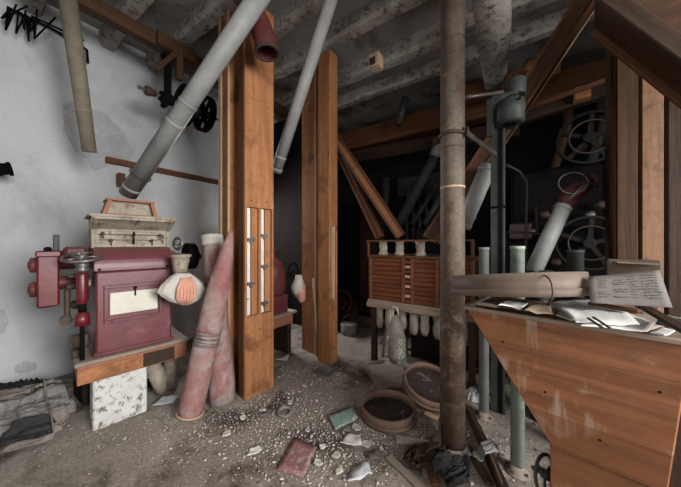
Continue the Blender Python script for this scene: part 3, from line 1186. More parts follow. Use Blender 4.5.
# bare patches where the whitewash has come off the left wall
wl_ = bpy.data.objects['wall_left']
random.seed(5)
for ptsw in ([(62, 105), (75, 100), (90, 108), (105, 112), (120, 128), (134, 150), (128, 163), (110, 166), (95, 172), (86, 158), (73, 150), (64, 130)],
             [(14, 366), (24, 361), (36, 362), (38, 368), (28, 373), (17, 373)], [(-6, 308), (4, 310), (9, 320), (6, 332), (-6, 336)]):
    b = MB()
    ring = []
    for i_ in range(len(ptsw)):
        a_, c_ = ptsw[i_], ptsw[(i_ + 1) % len(ptsw)]
        for f_ in (0, .33, .66):
            ring.append(onD(a_[0] + (c_[0] - a_[0]) * f_ + random.uniform(-1, 1), a_[1] + (c_[1] - a_[1]) * f_ + random.uniform(-1, 1), 3.997))
    b.prism(ring, D2 * .004, D1)
    build('bare_patch', b, 'patch', wl_)

# ================================================================== LINE SHAFT
b = MB()
b.lb(onD(84, 8, 3.3).dot(D1) - .4, 3.2, 3.24, 3.36, 3.55, 3.685, .006, D1)
bm_ = build('shaft_beam', b, 'wdb', label='brown beam under the joists carrying the pulley shaft', cat='beam')
b = MB()
pa = onD(158, 46, 3.22)
b.beam(L(1.41, 3.18, 3.56), L(1.41, 3.18, 3.25), .06, .07, D1, .006)
b.beam(L(1.20, 3.21, 3.62), L(1.60, 3.21, 3.62), .05, .14, UP, .006)
b.beam(L(1.18, 3.18, 3.24), L(1.38, 3.18, 3.54), .05, .06, D2, .006)
build('hanger_block', b, 'wdb', bm_)
t = empty('line_shaft', L(1.3, 3.3, 3.05), 0, 'black iron line shaft with hanger and three pulleys below the brown beam', 'line shaft')
b = MB()
b.tube([L(1.06, 3.3, 3.04), L(2.5, 3.3, 3.04)], .018, 12)
build('shaft', b, 'steel', t)
b = MB()
b.lathe(L(1.12, 3.3, 3.04), D1, [(.04, 0), (.05, .01), (.05, .05), (.035, .07), (.035, .1)], 16)
build('bearing', b, 'rust', t)
b = MB()
b.beam(L(1.34, 3.3, 3.50), L(1.34, 3.3, 3.08), .09, .05, D1, .008)
b.beam(L(1.34, 3.3, 3.14), L(1.30, 3.3, 2.93), .09, .05, D1, .012)
b.lathe(L(1.26, 3.3, 3.04), D1, [(.05, 0), (.06, .02), (.06, .12), (.045, .14)], 16)
b.lb(1.29, 1.39, 3.26, 3.36, 3.49, 3.545, .006)
build('hanger', b, 'iron', t)
for s, r in ((1.52, .235), (1.76, .22)):
    b = MB()
    c = L(s, 3.3, 3.04)
    b.ringband(c - D1 * .04, D1, r - .025, r, .08, 36)
    for k in range(6):
        a = k * math.pi / 3 + .3
        e = D2 * math.cos(a) + UP * math.sin(a)
        b.beam(c + e * .02, c + e * (r - .015), .035, .03, D1)
    b.lathe(c - D1 * .05, D1, [(.045, 0), (.05, .01), (.05, .09), (.045, .1)], 16)
    build('pulley', b, 'iron', t)
b = MB()
b.lathe(L(1.61, 3.3, 3.04), D1, [(.07, 0), (.08, .01), (.08, .06), (.05, .07)], 20)
build('pulley', b, 'rust', t)

# ================================================================== ROUND COLUMN, MOTOR DUCT, CROOKED BEAM
pc = P(452.5, 448, 1.8)
pc.z = 0
b = MB()
b.lathe(pc, UP, [(.078, .0), (.078, 3.64)], 32)
col = build('column', b, 'pole', label='round worn brown column standing in the middle foreground', cat='column')
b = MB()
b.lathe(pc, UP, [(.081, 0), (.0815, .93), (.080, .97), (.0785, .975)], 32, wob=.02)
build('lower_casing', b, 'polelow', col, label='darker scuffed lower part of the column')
for v in (44, 60, 79, 128, 150, 189):
    z = H - (v - CY) / FPX * 1.8
    b = MB()
    b.lathe(pc + UP * z, UP, [(.078, 0), (.0805, .003), (.0805, .011), (.078, .014)], 32)
    build('band', b, 'polelow' if v != 189 else 'wp', col)
b = MB()
rings = []
for k_ in range(9):
    t_ = k_ / 8
    ring = []
    for a_ in range(40):
        th = a_ / 40 * 2 * math.pi
        e_ = V((math.cos(th), math.sin(th), 0))
        q_ = pc + e_ * (.084 + t_ * (.055 + .02 * noise.noise(e_ * 2)))
        q_.z = .002 + (.035 * (1 - t_) ** 1.3 * (1 + .5 * noise.noise(q_ * 22)) if t_ < 1 else 0)
        ring.append(b.bm.verts.new(q_))
    rings.append(ring)
for ra, rb in zip(rings, rings[1:]):
    for k_ in range(40):
        b.bm.faces.new((ra[k_], rb[k_], rb[(k_ + 1) % 40], ra[(k_ + 1) % 40])).smooth = True
build('rubble_mound', b, 'crumb', label='low mound of dust and rubble around the foot of the round column', cat='rubble', kind='stuff')

b = MB()
zc = H - (137 - CY) / FPX * 1.8
b.ringband(pc + UP * (zc - .01), UP + V((.08, .05, 0)), .084, .092, .02, 30)
pd = P(498, 157, 2.12)
a_, c_ = pc + UP * zc + V((.06, -.07, 0)), pd + V((-.05, -.06, 0))
brk = build('clamp_bracket', b, 'rust', label='flat iron clamp bracket tying the round column to the grey duct', cat='bracket')
b = MB()
b.beam(a_, c_, .012, .035, UP, .002)
build('arm', b, 'steel', brk)
b = MB()
b.beam(a_ + V((-.02, -.01, .02)), a_.lerp(c_, .35) + UP * .0, .012, .035, UP, .002)
b.tube([a_ + V((0, -.02, .03)), a_ + V((0, -.02, -.03))], .008, 8)
build('clamp_bolt', b, 'rust', brk)

dy = 2.2
dc = V(((498 - CX) / FPX * dy, dy, 0))
dt = empty('motor_duct', dc, 0, 'grey-green square metal duct with a boxy motor head behind the round column', 'duct')
b = MB()
b.box(dc + UP * 1.2, D1, D2, UP, .10, .10, 2.4, .004)
build('duct', b, 'gmetal', dt)
b = MB()
b.box(dc + UP * 1.2 - D1 * .052 - D2 * .02, D1, D2, UP, .012, .03, 2.38, .002)
b.box(dc + UP * 1.70, D1, D2, UP, .112, .112, .02, .002)
build('seam_strip', b, 'iron', dt)
b = MB()
hc_ = P(507, 111, 2.15)
b.box(P(504, 112, 2.2), D1, D2, UP, .16, .20, .27, .02)
mh = build('motor_box', b, 'gmetal', dt)
b = MB()
b.lathe(P(510, 126, 2.10) - D1 * .04, UP, [(.078, 0), (.10, .012), (.10, .09), (.102, .095), (.102, .115), (.10, .12), (.10, .17)], 28)
build('end_bell', b, 'gmetal', mh)
b = MB()
b.lathe(P(510, 126, 2.10) - D1 * .04 - UP * .006, UP, [(.05, 0), (.05, .01)], 20)
build('vent', b, 'iron', mh)
b = MB()
b.lathe(P(516, 96, 2.15), UP, [(.065, 0), (.07, .02), (.07, .12), (.06, .135)], 24)
build('top_cap', b, 'gmetal', mh)
b = MB()
q = P(514, 106, 2.10) - D1 * .145
b.box(q, D1, D2, UP, .01, .09, .05, .002)
build('name_plate', b, 'iron', mh)
b = MB()
b.box(q - D1 * .006, D1, D2, UP, .003, .07, .03, .001)
build('plate_face', b, 'gmetal', mh)
b = MB()
b.box(P(490, 118, 2.12), D1, D2, UP, .04, .05, .30, .006)
build('flange', b, 'gmetal', dt)
b = MB()
b.tube([P(467, 97, 1.88), P(503, 92, 2.08)], .012, 10)
build('rod', b, 'steel', label='short steel rod from the round column to the motor head', cat='rod')
b = MB()
b.tube([P(507, 165, 2.42), P(520, 172, 2.46), P(527, 182, 2.46), P(526, 240, 2.46), P(526, 285, 2.46)], .011, 8)
build('bent_conduit', b, 'gmetal', label='thin bent conduit dropping beside the grey-green duct', cat='conduit')

# crooked whitewashed beam
b = MB()
rings = []
spine = [(0.2, .26, 3.50, .125), (1.2, .24, 3.49, .13), (1.9, .15, 3.49, .13), (2.6, .20, 3.48, .145), (3.1, .22, 3.47, .15), (3.55, .25, 3.47, .135), (3.85, .27, 3.48, .11)]
for k, (s, d, z, w) in enumerate(spine):
    ring = []
    for j in range(12):
        a = j / 12 * 2 * math.pi
        rx, rz = w, .14
        rr = 1 + .12 * noise.noise(V((s * 2, j * .7, 3)))
        ring.append(b.bm.verts.new(L(s, d + math.copysign(abs(math.cos(a)) ** .6, math.cos(a)) * rx * rr, z + math.copysign(abs(math.sin(a)) ** .6, math.sin(a)) * rz * rr)))
    rings.append(ring)
fs = []
for r0, r1 in zip(rings, rings[1:]):
    for j in range(12):
        f = b.bm.faces.new((r0[j], r0[(j + 1) % 12], r1[(j + 1) % 12], r1[j]))
        f.smooth = True
        fs.append(f)
fs.append(b.bm.faces.new(rings[0][::-1]))
fs.append(b.bm.faces.new(rings[-1]))
bmesh.ops.recalc_face_normals(b.bm, faces=fs)
b._uv(fs, D1)
build('crooked_beam', b, 'joist', label='crooked whitewashed beam end under the joists above the motor head', cat='beam')
b = MB()
q0 = P(483, 60, 3.0)
b.tube([P(531, 62, 2.9), P(524, 74, 2.9)], .055, 12)
build('timber_stub', b, 'wb', label='short rounded brown timber stub behind the crooked white beam end', cat='timber')
b = MB()
b.box(P(376, 62, 3.05), D1, D2, UP, .13, .13, .15, .008)
bx = build('junction_box', b, 'wp', label='small square wooden box fixed to the whitewashed ceiling joist', cat='box')
b = MB()
b.box(P(375, 64, 3.05) - D1 * .066, D1, D2, UP, .01, .07, .08, .002)
build('opening', b, 'wd', bx)

# ================================================================== WOODEN CHUTES
def chute(name, p0, p1, w, h, m, label, up=UP, strip=None, seam=True):
    b = MB()
    b.beam(p0, p1, w, h, up, .004)
    o = build(name, b, m, label=label, cat='chute', origin=p0)
    s2 = 'wb' if strip == 'wp' else (strip or m)
    n = (p1 - p0).normalized()
    side = n.cross(up).normalized()
    u2 = side.cross(n).normalized()
    for sg in (-1, 1):
        b = MB()
        q = side * sg * (w / 2 + .008) + u2 * (h / 2 - .01)
        b.beam(p0 + q, p1 + q, .016, .03, up, .002)
        build('edge_strip', b, s2 if sg > 0 else (strip or m), o)
        b = MB()
        q = side * sg * (w / 2 + .008) - u2 * (h / 2 - .01)
        b.beam(p0 + q, p1 + q, .016, .03, up, .002)
        build('edge_strip', b, s2 if sg > 0 else (strip or m), o)
    return o


chute('wooden_chute', P(431, 240, 2.9), P(592, -6, 2.22), .17, .15, 'wdb',
      'brown square wooden chute rising steeply right from behind the round column', UP, 'wp')
chute('wooden_chute', P(401, 236.5, 3.3), P(325, 122, 3.55), .12, .12, 'wo',
      'wooden chute rising left behind the rightmost trunk, upper one of the crossing pair', UP, 'wb')
chute('wooden_chute', P(380, 237.5, 3.35), P(334, 140, 3.75), .07, .08, 'wb',
      'narrow wooden chute rising left, lower one of the crossing pair', UP, 'wb')

# ================================================================== LOUVRED BIN (plansifter) WITH SLEEVES
c0 = P(369, 255, 3.1)
c0.z = 0
X_, Y_ = -D2, D1
t = empty('sifter_cabinet', c0, 0, 'low reddish brown slatted sifter cabinet with cloth sleeves below, behind the round column', 'cabinet')


def cb(b, x0, x1, y0, y1, z0, z1, bev=.003, axis=None):
    return b.box(c0 + X_ * (x0 + x1) / 2 + Y_ * (y0 + y1) / 2 + UP * (z0 + z1) / 2, X_, Y_, UP, x1 - x0, y1 - y0, z1 - z0, bev, axis)


W_ = 1.12
b = MB()
cb(b, .015, W_, .03, .6, .72, 1.24)
build('body', b, 'wd', t)
b = MB()
cb(b, -.02, W_ + .02, -.03, .62, .66, .715, .006)
cb(b, -.01, W_ + .01, -.015, .62, .715, .745, .004)
build('bottom_ledge', b, 'wg', t)
b = MB()
cb(b, -.015, W_ + .015, -.02, .62, 1.24, 1.265, .004)
build('top_ledge', b, 'wb', t)
for (x0, x1) in ((0, .035), (.40, .435), (.50, .53), (.76, .79), (W_ - .035, W_)):
    b = MB()
    cb(b, x0, x1, 0, .03, .745, 1.24)
    build('upright', b, 'lou', t)
for pi, (x0, x1) in enumerate(((.035, .40), (.53, .76), (.79, W_ - .035))):
    for k in range(10):
        z = .75 + k * .049
        b = MB()
        c = c0 + X_ * (x0 + x1) / 2 + Y_ * .018 + UP * (z + .022)
        b.box(c, X_, Y_ + UP * .25, UP - Y_ * .25, x1 - x0, .014, .043, .002)
        build('slat', b, 'lou', t)
for k in range(9):
    b = MB()
    cb(b, .44, .495, -.004, .03, .76 + k * .053, .79 + k * .053)
    build('peg_block', b, 'wp' if k % 2 else 'lou', t)
b = MB()
cb(b, -.02, W_, -.02, .0, 1.42, 1.44, .003)
cb(b, -.02, .0, -.02, .6, 1.42, 1.44, .003)
build('rail', b, 'wb', t)
b = MB()
cb(b, -.015, .005, -.01, .01, 1.26, 1.42)
build('rail_post', b, 'wb', t)
b = MB()
cb(b, W_ - .03, W_, -.01, .01, 1.26, 1.42)
build('rail_post', b, 'wb', t)
for k, (x, r) in enumerate(((.14, .05), (.34, .05), (.58, .055), (.86, .05))):
    b = MB()
    q = c0 + X_ * x + Y_ * .10 + UP * 1.265
    b.lathe(q, UP, [(r, 0), (r * 1.08, .02), (r * .8, .05), (r * .95, .09), (r * .82, .13), (r, .16)], 16, wob=.25)
    build('cloth_sleeve', b, 'clothd', t)
for k, (x, r, l) in enumerate(((.08, .042, .27), (.21, .05, .28), (.37, .045, .24), (.50, .05, .27), (.62, .048, .26), (.76, .05, .27), (.90, .05, .28), (1.03, .045, .27))):
    b = MB()
    q = c0 + X_ * x + Y_ * .12 + UP * .66
    b.lathe(q, -UP, [(r * .95, 0), (r * 1.08, .03), (r * 1.0, .10), (r * 1.12, .17), (r * .98, l * .85), (r * .6, l)], 18, wob=.3)
    build('cloth_sleeve', b, 'clothd', t)
for x in (.02, 1.08):
    for y in (.05, .55):
        b = MB()
        cb(b, x - .02, x + .04, y, y + .06, 0, .66)
        build('leg', b, 'wd', t)
for k, (x, tilt, lab) in enumerate(((.10, .22, 'leftmost'), (.24, .3, 'second from left'))):
    b = MB()
    q = c0 + X_ * x + Y_ * .20
    b.prism([q + X_ * -.04 + Y_ * 0 + UP * 0, q + X_ * -.04 + Y_ * .25, q + X_ * -.04 + Y_ * .25 + UP * .34, q + X_ * -.04 + Y_ * .12 + UP * .34, ],
            X_ * .11, UP, .004)
    build('wooden_wedge', b, 'wb', label='dark brown wooden wedge box under the sifter sleeves, %s' % lab, cat='wooden box')
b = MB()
cb(b, .36, 1.05, .42, .46, 0, .5, .004)  # board coloured near-black in place of the shade below the cabinet
build('back_board', b, 'black', label='board on the floor, painted near-black for the shade under the sifter cabinet', cat='board')

# net bag hanging from the ledge
b = MB()
q = c0 + X_ * .37 - Y_ * .10 + UP * .68
top = q
R0 = []
for k in range(7):
    a = k / 6
    b.tube([q + X_ * (-.045 + .03 * math.sin(k)), q + X_ * (.015 * k - .05) - Y_ * .03 + UP * -.13, q + X_ * (.018 * k - .05) - Y_ * .03 - UP * .26], .007, 6)
b.tube([q + X_ * -.05 + UP * -.05, q + X_ * -.02 + UP * .04, q + X_ * .02 + UP * .035, q + X_ * .04 - UP * .05], .012, 8)
nb = build('net_bag', b, 'rope', label='knotted string net bag hanging from the sifter cabinet ledge', cat='net bag')
b = MB()
for k in range(9):
    for j in range(7):
        for sg in (-1, 1):
            x = (k - 4) * .022
            z0_, z1_ = .42 - j * .045, .42 - (j + 1) * .045
            w0 = .75 + .06 * j
            xx0, xx1 = x * w0, (x + sg * .022) * (w0 + .06)
            jx, jz = random.uniform(-.008, .008), random.uniform(-.012, .012)
            p0_ = q + X_ * (xx0 + .02 + jx) + UP * jz - Y_ * (.05 + .03 * math.cos(k)) + UP * (z0_ - .68)
            p1_ = q + X_ * (xx1 + .02) - Y_ * (.05 + .03 * math.cos(k + sg)) + UP * (z1_ - .68)
            b.tube([p0_, p1_], .0045, 5)
build('knotted_mesh', b, 'cloth', nb, kind='stuff')
b = MB()
b.lathe(q + UP * -.05 + Y_ * .01, -UP, [(.03, 0), (.07, .1), (.10, .25), (.11, .42), (.05, .5)], 16, wob=.3)
build('sack_lining', b, 'sackb', nb)

# small basket and round things in the dark beyond
b = MB()
q = F(349, 334)
b.lathe(q, UP, [(.10, 0), (.12, .02), (.13, .16), (.125, .17)], 20, lobes=10, lob=.02)
bk = build('basket', b, 'sackb', label='small grey basket with a handle standing on the far floor', cat='basket')
b = MB()
b.tube([q + UP * .17 + V((.11 * math.cos(a), 0, .12 * math.sin(a))) for a in [k * math.pi / 10 for k in range(11)]], .008, 8)
build('handle', b, 'rust', bk)
b = MB()
b.torus(P(341, 303, 4.4), V((.5, -1, 0)), .2, .03, 28, 8)
b.torus(P(341, 303, 4.4), V((.5, -1, 0)), .09, .03, 20, 8)
build('belt_pulley', b, 'dred', label='dim round pulley standing on edge above the grey basket', cat='pulley')
b = MB()
b.beam(P(341, 318, 4.45), F(341, 324) + UP * .07, .08, .08, D1)
build('pulley_stand', b, 'wd', label='dark post under the dim round pulley', cat='post')

# ================================================================== SECOND MILL GLIMPSED BETWEEN THE TRUNKS
so, do = 1.98, 2.45
t = empty('roller_mill', L(so, do, 0), 0, 'second dark red mill glimpsed between the slotted trunk and the far trunks', 'roller mill')
b = MB()
b.lb(1.90, 2.44, 2.42, 3.0, .38, .50, .004, D1)
build('base_frame', b, 'terra', t)
b = MB()
b.lb(1.88, 2.50, 2.40, 3.02, .50, .53, .006, D1)
build('base_top', b, 'wg', t)
for s in (1.93, 2.36):
    b = MB()
    b.lb(s, s + .06, 2.43, 2.9, 0, .38, .005, UP)
    build('leg', b, 'wd', t)
b = MB()
b.lb(1.92, 2.40, 2.46, 2.95, .53, .75, .015)
build('lower_body', b, 'red', t)
b = MB()
q = L(2.24, 2.62, .75)
b.lathe(q, UP, [(.17, 0), (.19, .04), (.19, .30), (.17, .38), (.10, .46), (.07, .50), (.07, .55), (.09, .56), (.09, .58), (.05, .6)], 28)
build('drum', b, 'dred', t)
b = MB()
b.lb(1.92, 2.05, 2.48, 2.9, .75, 1.35, .02)
build('housing', b, 'dred', t)
b = MB()
b.lb(1.92, 2.40, 2.82, 2.95, 1.35, 1.62, .02)
build('feed_box', b, 'cream', t)
cu = bpy.data.curves.new('lettering', 'FONT')
cu.body = 'E'
cu.size = .12
cu.extrude = .004
to = bpy.data.objects.new('lettering', cu)
C.objects.link(to)
dg = bpy.context.evaluated_depsgraph_get()
me = bpy.data.meshes.new_from_object(to.evaluated_get(dg))
bpy.data.objects.remove(to)
b = MB()
b.bm.from_mesh(me)
view = (q - V((0, 0, q.z)))
nrm = V((-view.x, -view.y, 0)).normalized()
rt = UP.cross(nrm)
mtx = Matrix((rt, UP, nrm)).transposed().to_4x4()
mtx.translation = V((q.x, q.y, .85)) + nrm * .192 - rt * .03
bmesh.ops.transform(b.bm, matrix=mtx, verts=b.bm.verts)
build('lettering', b, 'white', t)
b = MB()
b.lathe(L(2.43, 2.31, 1.0), -UP, [(.04, 0), (.05, .05), (.09, .14), (.085, .2), (.04, .28)], 20, lobes=7, lob=.06)
bg2 = build('cloth_bag', b, 'cloth', label='off-white cloth bag with salmon end hanging at the second mill between the trunks', cat='bag')
b = MB()
b.lathe(L(2.43, 2.26, .86), -UP, [(.03, 0), (.06, .06), (.05, .16), (.02, .2)], 16, lobes=6, lob=.1)
build('salmon_fold', b, 'pinkcloth', bg2)
b = MB()
b.tube([L(2.36, 2.5, 1.02), L(2.52, 2.5, 1.02)], .02, 8)
b.torus(L(2.52, 2.5, 1.05), D1, .09, .014, 24, 8)
build('hand_wheel', b, 'iron', t)

# ================================================================== HOPPER, RIGHT FOREGROUND
zt = 1.10
A = F(467, 309, zt)
B_ = F(692, 346, zt)
hd = (B_ - A)
hlen = hd.length
hd.normalize()
he = V((-hd.y, hd.x, 0))     # away from the camera
if he.y < 0:
    he = -he


def hp_(u, v):
    """point on the vertical front plane of the hopper"""
    r = P(u, v, 1.0) - V((0, 0, H))
    n = he
    t_ = (A - V((0, 0, H))).dot(n) / r.dot(n)
    return V((0, 0, H)) + r * t_


BL, BR = hp_(550, 449), hp_(668, 487)
BR.z = BL.z = (BL.z + BR.z) / 2
DEP = .44
t = empty('hopper', V((BL.x, BL.y, 0)), 0, 'large orange pine hopper with slanted side and boarded front, right foreground', 'hopper')
b = MB()
b.hexa([BL, BR, BR + he * .30, BL + he * .30, A, B_, B_ + he * DEP, A + he * DEP], hd, .004)
build('funnel', b, 'wop', t)
b = MB()
b.hexa([V((p.x, p.y, 0.02)) for p in (BL, BR, BR + he * .30, BL + he * .30)] + [p - UP * .006 for p in (BL, BR, BR + he * .30, BL + he * .30)], hd, .004)
build('lower_box', b, 'wop', t)
b = MB()
b.beam(A - he * .006 - hd * .01 + UP * .008, B_ - he * .006 + UP * .008, .022, .016, UP, .002)
build('rim_board', b, 'wg', t)
b = MB()
b.beam(A + he * .0 + UP * .008 - hd * .0, A + he * DEP + UP * .008, .02, .016, UP, .002)
build('rim_board', b, 'wg', t)
b = MB()
b.beam(BL - he * .004, BR - he * .004, .012, .012, UP, .001)
build('seam_batten', b, 'wb', t)
for u, v in ((503, 342), (545, 392), (600, 440), (660, 392)):
    b = MB()
    q = hp_(u, v)
    b.lathe(q, -he, [(.004, 0), (.004, .002), (.001, .003)], 8)
    build('nail', b, 'iron', t)

# litter of papers on the hopper
zc = zt + .005


def ft(u, v, z):
    return F(u, v, z)


ptx = [
    ('brown_paper', 'paperb', ((484, 306, .006), (555, 315.5, .006), (545, 301, .006), (490, 301, .006)), 'crumpled brown paper along the left rim of the hopper', .003),
    ('brown_paper', 'wg', ((560, 316, .004), (640, 333, .004), (690, 320, .004), (606, 303, .004)), 'dusty brown paper lying under the white sheets on the hopper', .004),
    ('brown_paper', 'paperb', ((645, 334, .004), (700, 344, .004), (710, 330, .008), (690, 322, .008)), 'torn dark paper at the right end of the hopper top', .003),
    ('white_sheet', 'paper', ((581, 328, .03), (648, 333, .03), (655, 325, .035), (600, 303, .04)), 'white letter sheet lying lowest in the paper heap on the hopper', .008),
    ('white_sheet', 'paper', ((576, 324, .045), (640, 326, .045), (598, 301, .05), (548, 301, .05)), 'large curled white sheet on top of the paper heap on the hopper', .012),
    ('white_sheet', 'paperg', ((655, 326, .05), (700, 338, .05), (700, 322, .06), (660, 316, .05)), 'grey sheet corner at the right edge of the paper heap', .01),
]
ptx += [
    ('paper_scrap', 'paper', ((498, 309, .04), (520, 312, .03), (528, 305, .045), (505, 303, .04)), 'small pale scrap lying below the left half of the bent hoop', .012),
    ('paper_scrap', 'paperb', ((524, 313, .045), (552, 317, .03), (550, 306, .045), (530, 304, .05)), 'brown scrap below the wire tie of the bent hoop', .015),
    ('white_sheet', 'paper', ((556, 317, .020), (572, 321, .020), (576, 318, .020), (560, 313, .020)), 'narrow white sheet edge lying furthest left in the paper heap', .01),
    ('white_sheet', 'paper', ((650, 334.5, .022), (664, 337, .022), (675, 333, .022), (662, 330, .022)), 'small white sheet lying furthest right at the hopper rim', .01),
]
for nm, m, cs, lab, am in ptx:
    b = MB()
    pp_ = [ft(u, v, zt + dz) for u, v, dz in cs]
    b.sheet(pp_[0], pp_[1], pp_[2], pp_[3], .003, 12, 8, am, 9)
    build(nm, b, m, label=lab, cat='paper')
for k, (u0, v0, u1, v1) in enumerate(((588, 319, 600, 327), (592, 318, 606, 327), (596, 317, 612, 327))):
    pass
b = MB()
for (u0, v0, u1, v1) in ((588, 318, 603, 328), (593, 317, 610, 328)):
    b.beam(ft(u0, v0, zt + .062), ft(u1, v1, zt + .062), .006, .004, UP)
build('black_strip', b, 'inkd', label='black strips lying across the white sheets on the hopper', cat='strip')
# slats under/beside
for k, (u0, v0, u1, v1, lab) in enumerate(((590, 303, 640, 312, 'brown slat sticking out under the standing grey sheet'),
                                             (640, 305, 700, 338, 'dark slat slanting across the right end of the hopper'),
                                             (478, 303, 498, 306, 'thin weathered slat under the bent wooden hoop'))):
    b = MB()
    b.beam(ft(u0, v0, zt + .07 - .03 * (k == 2)), ft(u1, v1, zt + .07 - .03 * (k == 2)), .03, .012, UP, .001)
    build('wooden_strip', b, ('wb', 'wd', 'wg')[k], label=lab, cat='slat')
# standing grey sheet with faded writing
c4 = [P(590, 303, .93), P(672, 308, .86), P(659, 270.5, .95), P(588, 277, .99)]
b = MB()
b.sheet(c4[0], c4[1], c4[2], c4[3], .0015, 10, 6, .003, 5)
sh = build('written_sheet', b, 'paperg', label='large dusty grey sheet with faded handwriting propped on the hopper', cat='paper')
b = MB()
nrm = (c4[1] - c4[0]).cross(c4[3] - c4[0]).normalized()
if nrm.dot(V((0, 0, H)) - c4[0]) < 0:
    nrm = -nrm
random.seed(3)


def onsheet(x, y):
    return (c4[0] * (1 - x) + c4[1] * x) * (1 - y) + (c4[3] * (1 - x) + c4[2] * x) * y + nrm * .006


for col_, (x0, x1) in enumerate(((.12, .26), (.33, .52), (.55, .66), (.70, .94))):
    for r_ in range(9):
        y = .86 - r_ * .08
        if random.random() < .12:
            continue
        x = x0 + random.uniform(0, .03)
        while x < x1 - .02:
            w = random.uniform(.015, .04)
            b.tube([onsheet(x, y), onsheet(x + w * .4, y + .03 * random.uniform(-1, 1)), onsheet(x + w, y)], .0011, 4)
            x += w + random.uniform(.008, .02)
build('handwriting', b, 'ink', sh, kind='stuff')
# prop box behind
b = MB()
q = P(612, 268, 1.10)
b.box(P(632, 268, 1.12), hd, he, UP, .15, .10, .07, .004)
b2 = build('cardboard_box', b, 'card', label='small brown cardboard box standing behind the handwritten sheet', cat='box')
b = MB()
b.beam(P(616, 262, 1.10), P(657, 264, 1.03), .07, .005, UP)
build('lid_flap', b, 'paperb', b2)
b = MB()
b.box(V((P(632, 268, 1.12).x, P(632, 268, 1.12).y, (zt + 1.25) / 2 )), hd, he, UP, .14, .09, .09, .003)
build('card_stack', b, 'paperb', label='stack of brown card under the small cardboard box', cat='card')

# bent wooden hoop (sieve frame) on the hopper
hc = V((P(519, 290, 1.20).x, 1.235, 1.212))
axh = V((-.02, .155, 1)).normalized()
b = MB()
hr = .262
b.ringband(hc - axh * .05, axh, hr - .014, hr, .092, 72)
hoop = build('sieve_hoop', b, 'ply', label='pale bent plywood sieve hoop lying on the hopper against the column', cat='sieve')
b = MB()
b.ringband(hc - axh * .05, axh, hr, hr + .008, .03, 72)
build('outer_band', b, 'ply', hoop)
b = MB()
b.lathe(hc - axh * .045, axh, [(hr - .015, 0), (hr - .015, .004)], 48)
build('mesh', b, 'mesh', hoop)
b = MB()
vq = P(548, 290, .96)
b.torus(hc + (vq - hc).normalized() * (hr - .003) + V((0, 0, .0)), (vq - hc).cross(UP), .052, .003, 24, 6)
build('wire_tie', b, 'rust', hoop)

# ================================================================== PALE GREEN PIPES
def gp_(u, v, r, ztop, m, lab):
    q = F(u, v)
    b = MB()
    b.lathe(q, UP, [(r, .012), (r, ztop - .02), (r * 1.08, ztop - .02), (r * 1.08, ztop)], 24)
    o = build('upright_pipe', b, m, label=lab, cat='pipe')
    b = MB()
    b.lathe(q, UP, [(r * 1.8, 0), (r * 1.8, .012), (r * 1.1, .016), (r * 1.05, .05)], 24)
    build('flange', b, 'crumb', o)
    for k in range(4):
        b = MB()
        e = V((math.cos(k * 1.57 + .5), math.sin(k * 1.57 + .5), 0))
        b.lathe(q + e * r * 1.45 + UP * .012, UP, [(.008, 0), (.008, .01), (.003, .012)], 8)
        build('bolt', b, 'rust', o)
    return o


gp_(517.5, 472, .037, 1.385, 'green', 'pale green upright pipe with a bolted flange, nearest the hopper')
gp_(484, 417, .036, 1.37, 'pipe', 'grey-green upright pipe between the round column and the nearest green one')
q = P(575.5, 250, 1.75)
b = MB()
b.lathe(V((q.x, q.y, 0)), UP, [(.043, 0), (.043, 1.34), (.046, 1.34), (.046, 1.357)], 24)
build('upright_pipe', b, 'gmetal', label='short grey upright pipe rising behind the hoop at the right', cat='pipe')

# ring wheel near the hopper foot
b = MB()
q = F(550, 520, .30)
q = P(545, 474, 1.15)
vx = V((.45, -.85, .15)).normalized()
va = vx.orthogonal().normalized()
vb = vx.cross(va)
b.torus(q, vx, .075, .007, 28, 8)
for k in range(3):
    a = k * 2.1 + .5
    b.tube([q, q + (vb * math.sin(a) + va * math.cos(a)) * .075], .006, 6)
b.lathe(q, vx, [(.02, -.01), (.02, .02)], 12)
b.tube([q, q + vx * -.05], .01, 8)
build('valve_wheel', b, 'gmetal', label='small dark spoked valve wheel beside the foot of the hopper', cat='wheel')

# ================================================================== OVERHEAD HOPPER AND POSTS, RIGHT
def post(u0, uc, u1, Y, m, m2, z0, z1, lab):
    """corner edge at uc; narrow face to u0 (facing D2), wide face to u1 (facing -D1)"""
    c = V(((uc - CX) / FPX * Y, Y, 0))
    # narrow face recedes along D1
    r0 = (u0 - CX) / FPX
    a = (r0 * c.y - c.x) / (D1.x - r0 * D1.y)
    r1 = (u1 - CX) / FPX
    w = (r1 * c.y - c.x) / (-D2.x + r1 * D2.y)
    b = MB()
    p_ = [c, c - D2 * w, c - D2 * w + D1 * abs(a), c + D1 * abs(a)]
    b.hexa([p + UP * z0 for p in p_] + [p + UP * z1 for p in p_], UP, .004)
    o = build('timber_post', b, m, label=lab, cat='post')
    return o, c, w, a


o1, c1, w1, a1_ = post(605, 617, 638, 1.75, 'wdb', None, 0, 3.4, 'dark brown timber post, leftmost of the posts under the overhead hopper')
o2, c2, w2, a2_ = post(636.5, 642, 664, 1.85, 'wl', None, 0, 3.0, 'light orange board post lit along its left edge, between two dark posts')
o3, c3_, w3, a3_ = post(664, 668, 720, 1.25, 'wd', None, 0, 2.4, 'dark timber post at the right edge beside the hopper')
b = MB()
b.box(c1 + D1 * .03 + D2 * .006 + UP * 1.7, D1, D2, UP, .02, .012, 3.4, .002)
build('edge_strip', b, 'wb', o1)

sp = 1.62    # plane of the overhead hopper front


def os_(u, v, s=sp):
    return onS(u, v, s)


